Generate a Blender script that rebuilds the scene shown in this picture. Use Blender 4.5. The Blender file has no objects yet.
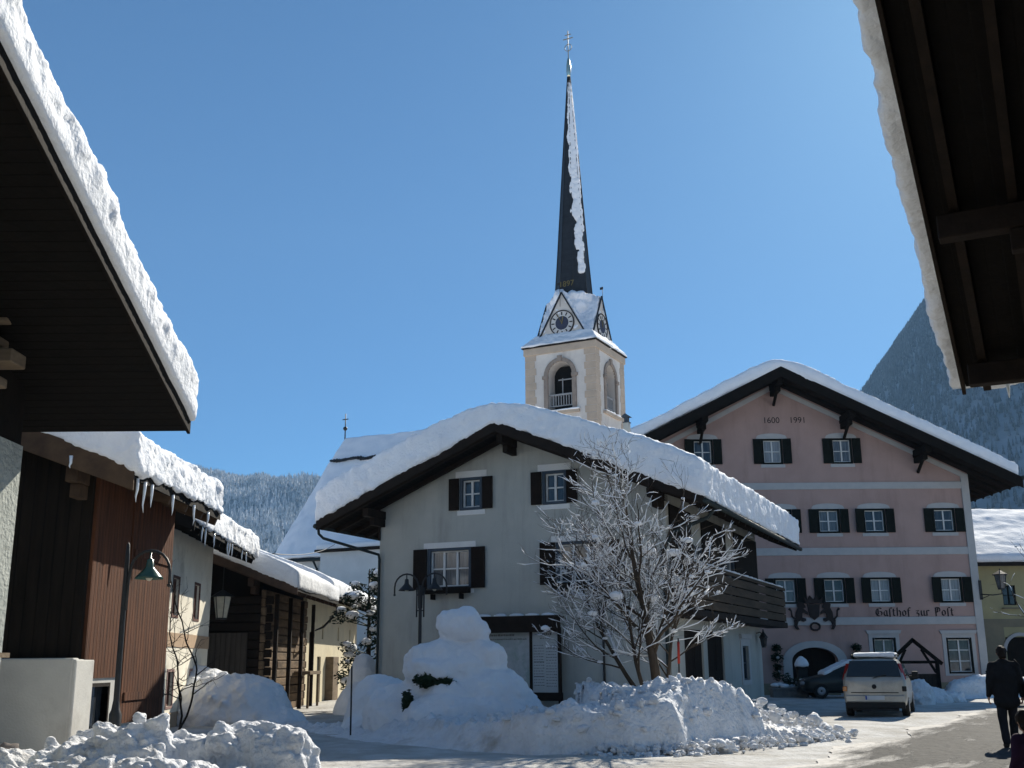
import bpy, bmesh, math, random
from mathutils import Vector, Matrix, noise, Euler

# ------------------------------------------------------------------ camera, sky, sun, exposure
scene = bpy.context.scene
COL = scene.collection
R = math.radians
PITCH, ROLL, F_PX, EYE = 14.2, -0.45, 1100.0, 1.6
cam_d = bpy.data.cameras.new('camera')
cam_d.sensor_width = 36.0
cam_d.lens = 36.0 * F_PX / 1024.0
cam_d.clip_start, cam_d.clip_end = 0.1, 12000
cam = bpy.data.objects.new('camera', cam_d)
COL.objects.link(cam)
cam.matrix_world = Matrix.Translation((0, 0, EYE)) @ Matrix.Rotation(R(90 + PITCH), 4, 'X') @ Matrix.Rotation(R(ROLL), 4, 'Z')
scene.camera = cam

SUN_AZ, SUN_EL = 27.0, 33.0          # azimuth from +Y towards +X
world = bpy.data.worlds.new('World')
scene.world = world
world.use_nodes = True
wn = world.node_tree
sky = wn.nodes.new('ShaderNodeTexSky')
sky.sky_type = 'NISHITA'
sky.sun_disc = False
sky.sun_elevation = R(SUN_EL)
sky.sun_rotation = R(SUN_AZ)
sky.altitude = 3000
sky.air_density = 1.0
sky.dust_density = 2.8
sky.ozone_density = 6.0
bg = wn.nodes['Background']
bg.inputs['Strength'].default_value = 0.058
tint = wn.nodes.new('ShaderNodeMix')
tint.data_type = 'RGBA'
tint.blend_type = 'MULTIPLY'
tint.inputs['Factor'].default_value = 1.0
tint.inputs['B'].default_value = (0.64, 0.99, 1.05, 1.0)      # the camera's cool white balance
wn.links.new(sky.outputs['Color'], tint.inputs['A'])
wn.links.new(tint.outputs['Result'], bg.inputs['Color'])

sun_d = bpy.data.lights.new('sun', 'SUN')
sun_d.energy = 5.0
sun_d.angle = R(0.5)
sun_d.color = (1.0, 0.93, 0.80)
sun = bpy.data.objects.new('sun', sun_d)
COL.objects.link(sun)
sdir = Vector((math.sin(R(SUN_AZ)) * math.cos(R(SUN_EL)), math.cos(R(SUN_AZ)) * math.cos(R(SUN_EL)), math.sin(R(SUN_EL))))
sun.rotation_euler = sdir.to_track_quat('Z', 'Y').to_euler()

vs = scene.view_settings
vs.view_transform = 'Standard'
vs.look = 'None'
vs.gamma = 1.0
vs.exposure = 1.0
vs.use_curve_mapping = False

random.seed(11)
rnd = random.random
def U(a, b): return random.uniform(a, b)

# ------------------------------------------------------------------ materials
MATS = {}
def mat(name, c1, c2=None, scale=4.0, rough=0.8, bump=0.0, bscale=30.0, stretch=(1, 1, 1), metal=0.0,
        lo=0.35, hi=0.65, spec=0.12, coat=0.0, c3=None, s3=0.7, lo3=0.5, hi3=0.62, st3=(1, 1, 1), wave=None, dist=0.02):
    if name in MATS: return MATS[name]
    m = bpy.data.materials.new(name); m.use_nodes = True
    nt = m.node_tree; n = nt.nodes; l = nt.links
    p = n['Principled BSDF']
    p.inputs['Roughness'].default_value = rough
    p.inputs['Metallic'].default_value = metal
    p.inputs['Specular IOR Level'].default_value = spec
    p.inputs['Coat Weight'].default_value = coat
    tc = n.new('ShaderNodeTexCoord')
    mp = n.new('ShaderNodeMapping'); mp.inputs['Scale'].default_value = stretch
    l.new(tc.outputs['Object'], mp.inputs['Vector'])
    if c2 is None:
        c2 = tuple(x * 0.82 for x in c1)
    nz = n.new('ShaderNodeTexNoise'); nz.inputs['Scale'].default_value = scale
    nz.inputs['Detail'].default_value = 7; nz.inputs['Roughness'].default_value = 0.62
    l.new(mp.outputs[0], nz.inputs['Vector'])
    r = n.new('ShaderNodeValToRGB')
    r.color_ramp.elements[0].position = lo; r.color_ramp.elements[0].color = (*c1, 1)
    r.color_ramp.elements[1].position = hi; r.color_ramp.elements[1].color = (*c2, 1)
    l.new(nz.outputs['Fac'], r.inputs['Fac'])
    col = r.outputs['Color']
    if c3 is not None:
        mp3 = n.new('ShaderNodeMapping'); mp3.inputs['Scale'].default_value = st3
        l.new(tc.outputs['Object'], mp3.inputs['Vector'])
        n3 = n.new('ShaderNodeTexNoise'); n3.inputs['Scale'].default_value = s3
        n3.inputs['Detail'].default_value = 9; n3.inputs['Roughness'].default_value = 0.7
        l.new(mp3.outputs[0], n3.inputs['Vector'])
        r3 = n.new('ShaderNodeMapRange'); r3.inputs[1].default_value = lo3; r3.inputs[2].default_value = hi3
        l.new(n3.outputs['Fac'], r3.inputs[0])
        mx = n.new('ShaderNodeMix'); mx.data_type = 'RGBA'
        l.new(r3.outputs[0], mx.inputs['Factor']); l.new(col, mx.inputs['A'])
        mx.inputs['B'].default_value = (*c3, 1)
        col = mx.outputs['Result']
    hgt = None
    if wave:                                       # boards: wave = (direction, boards per metre, depth of the joint)
        wv = n.new('ShaderNodeTexWave'); wv.wave_type = 'BANDS'; wv.bands_direction = wave[0]
        wv.wave_profile = 'SAW'
        wv.inputs['Scale'].default_value = wave[1] * 0.314
        wv.inputs['Distortion'].default_value = 0.15
        l.new(tc.outputs['Object'], wv.inputs['Vector'])
        rr = n.new('ShaderNodeMapRange'); rr.inputs[1].default_value = 0.0; rr.inputs[2].default_value = 0.12
        l.new(wv.outputs['Fac'], rr.inputs[0])
        mx2 = n.new('ShaderNodeMix'); mx2.data_type = 'RGBA'; mx2.blend_type = 'MULTIPLY'
        mx2.inputs['Factor'].default_value = 1.0
        l.new(col, mx2.inputs['A'])
        cr = n.new('ShaderNodeMapRange'); cr.inputs[3].default_value = 1 - wave[2]
        l.new(rr.outputs[0], cr.inputs[0]); l.new(cr.outputs[0], mx2.inputs['B'])
        col = mx2.outputs['Result']
        hgt = rr.outputs[0]
    l.new(col, p.inputs['Base Color'])
    if bump > 0:
        nb = n.new('ShaderNodeTexNoise'); nb.inputs['Scale'].default_value = bscale; nb.inputs['Detail'].default_value = 6
        l.new(mp.outputs[0], nb.inputs['Vector'])
        b = n.new('ShaderNodeBump'); b.inputs['Strength'].default_value = bump; b.inputs['Distance'].default_value = dist
        h = nb.outputs['Fac']
        if hgt is not None:
            ad = n.new('ShaderNodeMath'); ad.operation = 'ADD'
            l.new(h, ad.inputs[0]); l.new(hgt, ad.inputs[1]); h = ad.outputs[0]
        l.new(h, b.inputs['Height']); l.new(b.outputs[0], p.inputs['Normal'])
    MATS[name] = m
    return m

SNOW = mat('snow', (0.80, 0.815, 0.84), (0.73, 0.75, 0.78), 1.6, 0.75, 0.7, 9, spec=0.05, dist=0.05)
SNOW_ROUGH = mat('plowed_snow', (0.80, 0.81, 0.83), (0.68, 0.69, 0.71), 2.6, 0.8, 1.0, 9, spec=0.05, dist=0.10, c3=(0.38, 0.345, 0.30), s3=1.5, lo3=0.54, hi3=0.80)
SNOW_ROOF = mat('roof_snow_granular', (0.84, 0.86, 0.89), (0.78, 0.80, 0.84), 2.0, 0.75, 0.6, 14, spec=0.05, dist=0.05)
ICE = mat('ice', (0.80, 0.85, 0.90), (0.70, 0.78, 0.86), 8, 0.15, 0.2, 20, spec=0.5)
PLASTER_GREY = mat('grey_plaster', (0.42, 0.42, 0.385), (0.365, 0.37, 0.34), 0.9, 0.9, 0.3, 40, c3=(0.25, 0.25, 0.23), s3=0.7, lo3=0.50, hi3=0.80, st3=(1.6, 1.6, .22))
PLASTER_PINK = mat('pink_plaster', (0.43, 0.30, 0.265), (0.38, 0.265, 0.235), 0.8, 0.9, 0.3, 40, c3=(0.27, 0.185, 0.165), s3=0.6, lo3=0.50, hi3=0.80, st3=(1.5, 1.5, .25))
TRIM_WHITE = mat('white_trim', (0.70, 0.69, 0.66), (0.63, 0.62, 0.60), 2, 0.85, 0.15, 40)
TRIM_PALE = mat('pale_trim', (0.46, 0.45, 0.44), (0.40, 0.40, 0.40), 2, 0.85, 0.15, 40)
PLASTER_WHITE = mat('lime_plaster', (0.80, 0.755, 0.64), (0.72, 0.67, 0.56), 1.2, 0.9, 0.4, 30, c3=(0.42, 0.38, 0.31), s3=0.9, lo3=0.56, hi3=0.8)
PLINTH_WHITE = mat('plinth_plaster', (0.55, 0.54, 0.50), (0.48, 0.47, 0.44), 1.5, 0.9, 0.3, 30, c3=(0.36, 0.34, 0.31), s3=0.8, lo3=0.55, hi3=0.8)
PLASTER_CREAM = mat('cream_plaster', (0.66, 0.59, 0.42), (0.57, 0.51, 0.37), 1.0, 0.9, 0.3, 30, c3=(0.38, 0.33, 0.24), s3=0.7, lo3=0.55, hi3=0.8)
PLASTER_YELLOW = mat('yellow_plaster', (0.40, 0.36, 0.20), (0.34, 0.31, 0.18), 1.0, 0.9, 0.2, 30)
PLASTER_OLIVE = mat('olive_plaster', (0.25, 0.22, 0.15), (0.20, 0.18, 0.13), 1.0, 0.9, 0.2, 30)
STONE_ROUGH = mat('rough_render', (0.40, 0.42, 0.39), (0.30, 0.32, 0.30), 3.0, 0.95, 0.9, 16, dist=0.05, c3=(0.20, 0.22, 0.20), s3=2.5, lo3=0.55, hi3=0.75)
BAND_TAN = mat('tan_band', (0.46, 0.33, 0.22), (0.40, 0.29, 0.20), 2, 0.9, 0.2, 30)
QUOIN = mat('tan_quoin', (0.50, 0.40, 0.31), (0.40, 0.33, 0.26), 0.9, 0.9, 0.4, 20)
TOWER_PL = mat('tower_plaster', (0.64, 0.60, 0.55), (0.54, 0.50, 0.46), 0.7, 0.9, 0.3, 20, c3=(0.40, 0.36, 0.32), s3=0.6, lo3=0.52, hi3=0.75, st3=(1, 1, .3))
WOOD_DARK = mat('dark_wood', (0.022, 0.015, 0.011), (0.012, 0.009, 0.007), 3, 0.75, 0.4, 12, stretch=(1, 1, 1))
WOOD_BLACK = mat('near_black_wood', (0.012, 0.009, 0.007), (0.007, 0.006, 0.005), 3, 0.85, 0.4, 12)  # even near-black wood tone
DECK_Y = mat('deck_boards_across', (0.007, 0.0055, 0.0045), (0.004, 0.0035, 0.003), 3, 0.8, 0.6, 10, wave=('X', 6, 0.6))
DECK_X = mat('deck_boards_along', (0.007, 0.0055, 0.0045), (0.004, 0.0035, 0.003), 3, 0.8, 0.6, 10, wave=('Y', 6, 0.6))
WOOD_BROWN = mat('weathered_boards', (0.125, 0.050, 0.025), (0.055, 0.025, 0.015), 3.0, 0.8, 0.6, 18, stretch=(1, 3, .25), wave=('Y', 7, 0.75))
WOOD_GREY = mat('grey_weathered_timber', (0.21, 0.16, 0.11), (0.13, 0.10, 0.07), 3, 0.85, 0.6, 14, stretch=(1, .3, 2))
LOGS = mat('log_wall_timber', (0.20, 0.14, 0.088), (0.075, 0.053, 0.036), 2.5, 0.85, 0.6, 10, stretch=(2, .4, 2))
SHUTTER = mat('shutter_dark_brown', (0.020, 0.014, 0.011), (0.013, 0.010, 0.008), 5, 0.85, 0.3, 20, spec=0.08, wave=('Z', 14, 0.45))
SHUTTER_G = mat('shutter_dark_green', (0.012, 0.015, 0.012), (0.009, 0.011, 0.010), 5, 0.8, 0.3, 20, spec=0.08, wave=('Z', 14, 0.45))
FRAME_WHITE = mat('white_window_paint', (0.62, 0.62, 0.60), (0.55, 0.55, 0.54), 6, 0.5)
FRAME_BLUE = mat('slate_blue_paint', (0.055, 0.075, 0.095), (0.045, 0.06, 0.08), 6, 0.5)
GLASS = mat('window_glass', (0.018, 0.022, 0.028), (0.075, 0.08, 0.085), 2.2, 0.06, 0.05, 2, spec=0.6, stretch=(2.5, 2.5, .6), lo=0.45, hi=0.75)
GLASS_CURTAIN = mat('curtained_glass', (0.14, 0.15, 0.16), (0.045, 0.05, 0.055), 3.0, 0.08, 0.05, 2, spec=0.6, stretch=(5, 5, .4))
GLASS_LACE = mat('lace_curtained_glass', (0.30, 0.31, 0.32), (0.16, 0.17, 0.18), 6.0, 0.10, 0.05, 2, spec=0.5, stretch=(6, 6, .3))
GLASS_DARK = mat('dark_window_glass', (0.010, 0.012, 0.015), (0.03, 0.034, 0.04), 1.5, 0.05, 0.05, 2, spec=0.6)
IRON = mat('black_iron', (0.018, 0.019, 0.020), (0.012, 0.012, 0.013), 8, 0.5, 0.2, 40, spec=0.4)
PIPE = mat('green_grey_pipe', (0.030, 0.040, 0.040), (0.022, 0.028, 0.028), 8, 0.5, 0.1, 30)
SHADE_GREEN = mat('green_enamel', (0.030, 0.085, 0.065), (0.024, 0.07, 0.052), 8, 0.25, spec=0.5)
LAMP_GLASS = mat('frosted_lamp_glass', (0.55, 0.52, 0.42), (0.42, 0.40, 0.33), 8, 0.3)
SLATE = mat('spire_sheet', (0.030, 0.034, 0.040), (0.021, 0.024, 0.029), 2, 0.45, 0.25, 8, wave=('Z', 2.2, 0.35))
GOLD = mat('gilding', (0.85, 0.76, 0.58), (0.76, 0.66, 0.48), 4, 0.18, metal=1.0)
GOLD_DULL = mat('dull_gilding', (0.22, 0.17, 0.07), (0.17, 0.13, 0.05), 4, 0.5, metal=0.3)
BARK = mat('bark', (0.070, 0.055, 0.042), (0.040, 0.032, 0.025), 6, 0.9, 0.7, 25, stretch=(1, 1, .3))
BARK_DARK = mat('dark_bark', (0.035, 0.028, 0.023), (0.022, 0.018, 0.015), 6, 0.9, 0.5, 25)
LEAF = mat('evergreen_leaf', (0.020, 0.036, 0.018), (0.010, 0.020, 0.010), 5, 0.7)
PAPER = mat('printed_paper', (0.40, 0.42, 0.43), (0.33, 0.36, 0.36), 3.5, 0.6, lo=0.4, hi=0.6, c3=(0.27, 0.33, 0.30), s3=2.0, lo3=0.5, hi3=0.62)
PAPER_PLAIN = mat('plain_paper', (0.42, 0.44, 0.44), (0.37, 0.39, 0.39), 3, 0.6)
INK = mat('ink', (0.16, 0.165, 0.17), None, 3, 0.7)
PAINT_DARK = mat('dark_wall_paint', (0.040, 0.032, 0.030), (0.03, 0.025, 0.024), 6, 0.8)
CLOCK_WHITE = mat('clock_face', (0.55, 0.54, 0.52), (0.48, 0.47, 0.46), 4, 0.6)
CLOCK_BLUE = mat('clock_centre', (0.05, 0.055, 0.085), (0.04, 0.045, 0.07), 4, 0.5)
CAR_SILVER = mat('silver_car_paint', (0.34, 0.335, 0.31), (0.28, 0.275, 0.255), 1.2, 0.35, metal=0.35, spec=0.5, coat=0.25, c3=(0.19, 0.18, 0.16), s3=1.4, lo3=0.5, hi3=0.75)
CAR_DARK = mat('dark_car_paint', (0.010, 0.013, 0.012), (0.008, 0.010, 0.009), 1.2, 0.4, spec=0.3, coat=0.2)
CAR_GLASS = mat('car_glass', (0.010, 0.012, 0.014), (0.016, 0.018, 0.02), 2, 0.04, spec=0.7)
PLASTIC = mat('black_plastic', (0.016, 0.016, 0.017), (0.024, 0.023, 0.022), 5, 0.6)
RUBBER = mat('tyre_rubber', (0.014, 0.014, 0.014), (0.03, 0.029, 0.028), 6, 0.85)
RIM = mat('wheel_rim', (0.32, 0.32, 0.33), (0.24, 0.24, 0.25), 5, 0.4, metal=0.6)
RED = mat('red_lens', (0.30, 0.02, 0.018), (0.24, 0.016, 0.014), 6, 0.2, spec=0.6)
AMBER = mat('amber_lens', (0.40, 0.14, 0.02), (0.33, 0.11, 0.016), 6, 0.2, spec=0.6)
PLATE = mat('plate_white', (0.52, 0.54, 0.56), (0.46, 0.48, 0.5), 8, 0.5)
BLUE = mat('blue_strip', (0.02, 0.06, 0.30), None, 8, 0.4)
CLOTH = mat('dark_coat_cloth', (0.016, 0.017, 0.020), (0.011, 0.012, 0.014), 8, 0.95, 0.4, 40, spec=0.1)
CLOTH2 = mat('dark_trouser_cloth', (0.020, 0.021, 0.027), (0.013, 0.014, 0.018), 8, 0.95, 0.4, 40, spec=0.1)
SKIN = mat('skin', (0.42, 0.25, 0.18), (0.36, 0.21, 0.15), 8, 0.6)
HAIR = mat('dark_hair', (0.016, 0.012, 0.010), None, 12, 0.7)
PURPLE = mat('plum_cloth', (0.040, 0.018, 0.045), (0.026, 0.013, 0.032), 8, 0.9, 0.3, 40)
LIME = mat('lime_cloth', (0.26, 0.42, 0.03), (0.21, 0.35, 0.025), 8, 0.8)
REDPAINT = mat('red_stake_paint', (0.42, 0.045, 0.03), None, 6, 0.6)
ORANGEWOOD = mat('orange_stained_wood', (0.34, 0.15, 0.06), (0.24, 0.10, 0.04), 6, 0.7)
TERRA = mat('stone_trough', (0.20, 0.19, 0.18), (0.14, 0.135, 0.13), 5, 0.9, 0.5, 20)

# ------------------------------------------------------------------ mesh helpers
_ico = {}
def ico_template(sub):
    if sub not in _ico:
        bm = bmesh.new(); bmesh.ops.create_icosphere(bm, subdivisions=sub, radius=1.0)
        bm.verts.ensure_lookup_table()
        _ico[sub] = ([v.co.copy() for v in bm.verts], [[v.index for v in f.verts] for f in bm.faces]); bm.free()
    return _ico[sub]

class MB:
    def __init__(self, T=None):
        self.V, self.F, self.S = [], [], []
        self.T = T
    def add(self, vs, fs, smooth=False):
        o = len(self.V)
        for v in vs:
            v = Vector(v)
            self.V.append(self.T @ v if self.T else v)
        for f in fs:
            self.F.append([i + o for i in f]); self.S.append(smooth)
        return self
    def box(self, x0, x1, y0, y1, z0, z1):
        vs = [(x, y, z) for z in (z0, z1) for y in (y0, y1) for x in (x0, x1)]
        return self.add(vs, [(0, 2, 3, 1), (4, 5, 7, 6), (0, 1, 5, 4), (2, 6, 7, 3), (0, 4, 6, 2), (1, 3, 7, 5)])
    def prism(self, pts, y0, y1):                   # polygon in x,z (seen from the front, counter-clockwise) pulled from y0 to y1
        n = len(pts)
        vs = [(p[0], y0, p[1]) for p in pts] + [(p[0], y1, p[1]) for p in pts]
        fs = [tuple(range(n)), tuple(range(2 * n - 1, n - 1, -1))]
        for i in range(n):
            j = (i + 1) % n
            fs.append((i, i + n, j + n, j))
        return self.add(vs, fs)
    def prism_z(self, pts, z0, z1):
        n = len(pts)
        vs = [(p[0], p[1], z0) for p in pts] + [(p[0], p[1], z1) for p in pts]
        fs = [tuple(range(n - 1, -1, -1)), tuple(range(n, 2 * n))]
        for i in range(n):
            j = (i + 1) % n
            fs.append((i, j, j + n, i + n))
        return self.add(vs, fs)
    def beam(self, p, q, w, h, up=(0, 0, 1)):
        p, q = Vector(p), Vector(q); d = (q - p).normalized(); up = Vector(up)
        s = d.cross(up)
        if s.length < 1e-4: s = d.cross(Vector((1, 0, 0)))
        s.normalize(); u = s.cross(d).normalized()
        vs = []
        for c in (p, q):
            for a, b in ((-1, -1), (1, -1), (1, 1), (-1, 1)):
                vs.append(c + s * (a * w / 2) + u * (b * h / 2))
        return self.add(vs, [(0, 3, 2, 1), (4, 5, 6, 7), (0, 1, 5, 4), (1, 2, 6, 5), (2, 3, 7, 6), (3, 0, 4, 7)])
    def tube(self, pts, rad, n=8, smooth=True):
        pts = [Vector(p) for p in pts]
        if not isinstance(rad, (list, tuple)): rad = [rad] * len(pts)
        rings = []; prev = None
        for i, p in enumerate(pts):
            d = (pts[min(i + 1, len(pts) - 1)] - pts[max(i - 1, 0)])
            if d.length < 1e-7: d = Vector((0, 0, 1))
            d.normalize()
            if prev is None:
                a = Vector((0, 0, 1)) if abs(d.z) < .9 else Vector((1, 0, 0))
                s = d.cross(a).normalized()
            else:
                s = prev - d * prev.dot(d)
                if s.length < 1e-5: s = d.orthogonal()
                s.normalize()
            prev = s; t = d.cross(s)
            rings.append([p + (s * math.cos(2 * math.pi * k / n) + t * math.sin(2 * math.pi * k / n)) * rad[i] for k in range(n)])
        vs = [v for r in rings for v in r]; fs = []
        for i in range(len(rings) - 1):
            for k in range(n):
                k2 = (k + 1) % n
                fs.append((i * n + k, i * n + k2, (i + 1) * n + k2, (i + 1) * n + k))
        fs.append(tuple(range(n - 1, -1, -1))); m = (len(rings) - 1) * n
        fs.append(tuple(range(m, m + n)))
        return self.add(vs, fs, smooth)
    def lathe(self, prof, n=20, c=(0, 0, 0), smooth=True):
        c = Vector(c); vs = []; fs = []
        for r, z in prof:
            for k in range(n):
                a = 2 * math.pi * k / n
                vs.append(c + Vector((r * math.cos(a), r * math.sin(a), z)))
        for i in range(len(prof) - 1):
            for k in range(n):
                k2 = (k + 1) % n
                fs.append((i * n + k, i * n + k2, (i + 1) * n + k2, (i + 1) * n + k))
        fs.append(tuple(range(n - 1, -1, -1))); m = (len(prof) - 1) * n
        fs.append(tuple(range(m, m + n)))
        return self.add(vs, fs, smooth)
    def blob(self, c, r, sub=2, amp=0.0, freq=1.0, rot=None, smooth=True):
        V, Fs = ico_template(sub); c = Vector(c)
        if not isinstance(r, (list, tuple)): r = (r, r, r)
        out = []
        for v in V:
            k = 1.0 + (amp * noise.noise(v * freq + c * 3.7) if amp else 0.0)
            w = Vector((v.x * r[0] * k, v.y * r[1] * k, v.z * r[2] * k))
            if rot: w = rot @ w
            out.append(c + w)
        return self.add(out, Fs, smooth)
    def mesh(self, name):
        me = bpy.data.meshes.new(name)
        me.from_pydata([tuple(v) for v in self.V], [], self.F)
        me.polygons.foreach_set('use_smooth', self.S)
        me.update()
        return me
    def build(self, name, m, parent=None, bevel=0.0, fix=True):
        me = self.mesh(name)
        if fix:
            bm = bmesh.new(); bm.from_mesh(me); bmesh.ops.recalc_face_normals(bm, faces=bm.faces); bm.to_mesh(me); bm.free()
        return link(name, me, m, parent, bevel)

def link(name, me, m, parent=None, bevel=0.0):
    o = bpy.data.objects.new(name, me)
    if m is not None:
        me.materials.clear(); me.materials.append(m)
    COL.objects.link(o)
    if parent is not None: o.parent = parent
    if bevel > 0:
        b = o.modifiers.new('bevel', 'BEVEL'); b.width = bevel; b.segments = 2; b.limit_method = 'ANGLE'; b.angle_limit = R(40)
    return o

def tag(o, label, cat, group=None, kind=None):
    o['label'] = label; o['category'] = cat
    if group: o['group'] = group
    if kind: o['kind'] = kind
    return o
def thing(name, label, cat, loc=(0, 0, 0), rz=0.0, group=None):
    o = bpy.data.objects.new(name, None); o.empty_display_size = 0.3
    COL.objects.link(o); o.location = loc; o.rotation_euler = (0, 0, R(rz))
    return tag(o, label, cat, group)
def struct(o, kind='structure'):
    o['kind'] = kind
    return o

def evaluated(me, mods):
    """mesh after a stack of modifiers, as plain data"""
    o = bpy.data.objects.new('work', me); COL.objects.link(o)
    for kind, kw in mods:
        md = o.modifiers.new('m', kind)
        for k, v in kw.items(): setattr(md, k, v)
    dg = bpy.context.evaluated_depsgraph_get(); dg.update()
    out = bpy.data.meshes.new_from_object(o.evaluated_get(dg), depsgraph=dg)
    bpy.data.objects.remove(o)
    return out

def carve(me, cutters):
    """cut boxes (T, w, h, depth) out of a solid wall"""
    if not cutters: return me
    mb = MB()
    for c in cutters:
        if isinstance(c, MB):
            mb.T = None; mb.add(c.V, c.F); continue
        T, w, h, d = c
        mb.T = T; mb.box(-w / 2, w / 2, -0.3, d, -h / 2, h / 2)
    cm = mb.mesh('cut')
    bm = bmesh.new(); bm.from_mesh(cm); bmesh.ops.recalc_face_normals(bm, faces=bm.faces); bm.to_mesh(cm); bm.free()
    bm = bmesh.new(); bm.from_mesh(me); bmesh.ops.recalc_face_normals(bm, faces=bm.faces); bm.to_mesh(me); bm.free()
    co = bpy.data.objects.new('cut', cm); COL.objects.link(co)
    out = evaluated(me, [('BOOLEAN', dict(operation='DIFFERENCE', object=co, solver='EXACT'))])
    bpy.data.objects.remove(co)
    return out

def soft(mb, voxel, smooth=8, disp=(), lumps=None, keep=None):
    """fuse a pile of solids into one soft skin and roughen it. disp: (amplitude, frequency, ridged)"""
    me = mb.mesh('soft')
    mods = [('REMESH', dict(mode='VOXEL', voxel_size=voxel, use_smooth_shade=True))]
    if smooth: mods.append(('SMOOTH', dict(factor=0.5, iterations=smooth)))
    out = evaluated(me, mods)
    if disp:
        ns = [v.normal.copy() for v in out.vertices]
        for i, v in enumerate(out.vertices):
            p = v.co.copy(); d = 0.0
            for a, f, rg in disp:
                x = noise.noise(p * f + Vector((3.1, 7.7, 1.3)) * f)
                if rg == 1: x = abs(x) * 1.6 - 0.4
                elif rg == 2: x = max(0.0, x) ** 0.7 * 1.3
                d += a * x
            if keep: d *= keep(p)
            v.co = p + ns[i] * d
        out.update()
    out.polygons.foreach_set('use_smooth', [True] * len(out.polygons))
    return out

def text_mesh(s, size, depth, T, name, m, parent):
    cu = bpy.data.curves.new(name, 'FONT'); cu.body = s; cu.size = size; cu.extrude = depth; cu.align_x = 'CENTER'; cu.align_y = 'CENTER'
    o = bpy.data.objects.new('work', cu); COL.objects.link(o)
    dg = bpy.context.evaluated_depsgraph_get(); dg.update()
    me = bpy.data.meshes.new_from_object(o.evaluated_get(dg), depsgraph=dg)
    bpy.data.objects.remove(o)
    me.transform(T @ Matrix.Rotation(R(90), 4, 'X'))
    return link(name, me, m, parent)

# ------------------------------------------------------------------ ground, road, hills, haze
def gz(x, y):
    return 0.035 * noise.noise(Vector((x * .35, y * .35, 1.0))) + 0.02 * noise.noise(Vector((x * 1.7, y * 1.7, 4.0))) + 0.03

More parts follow.
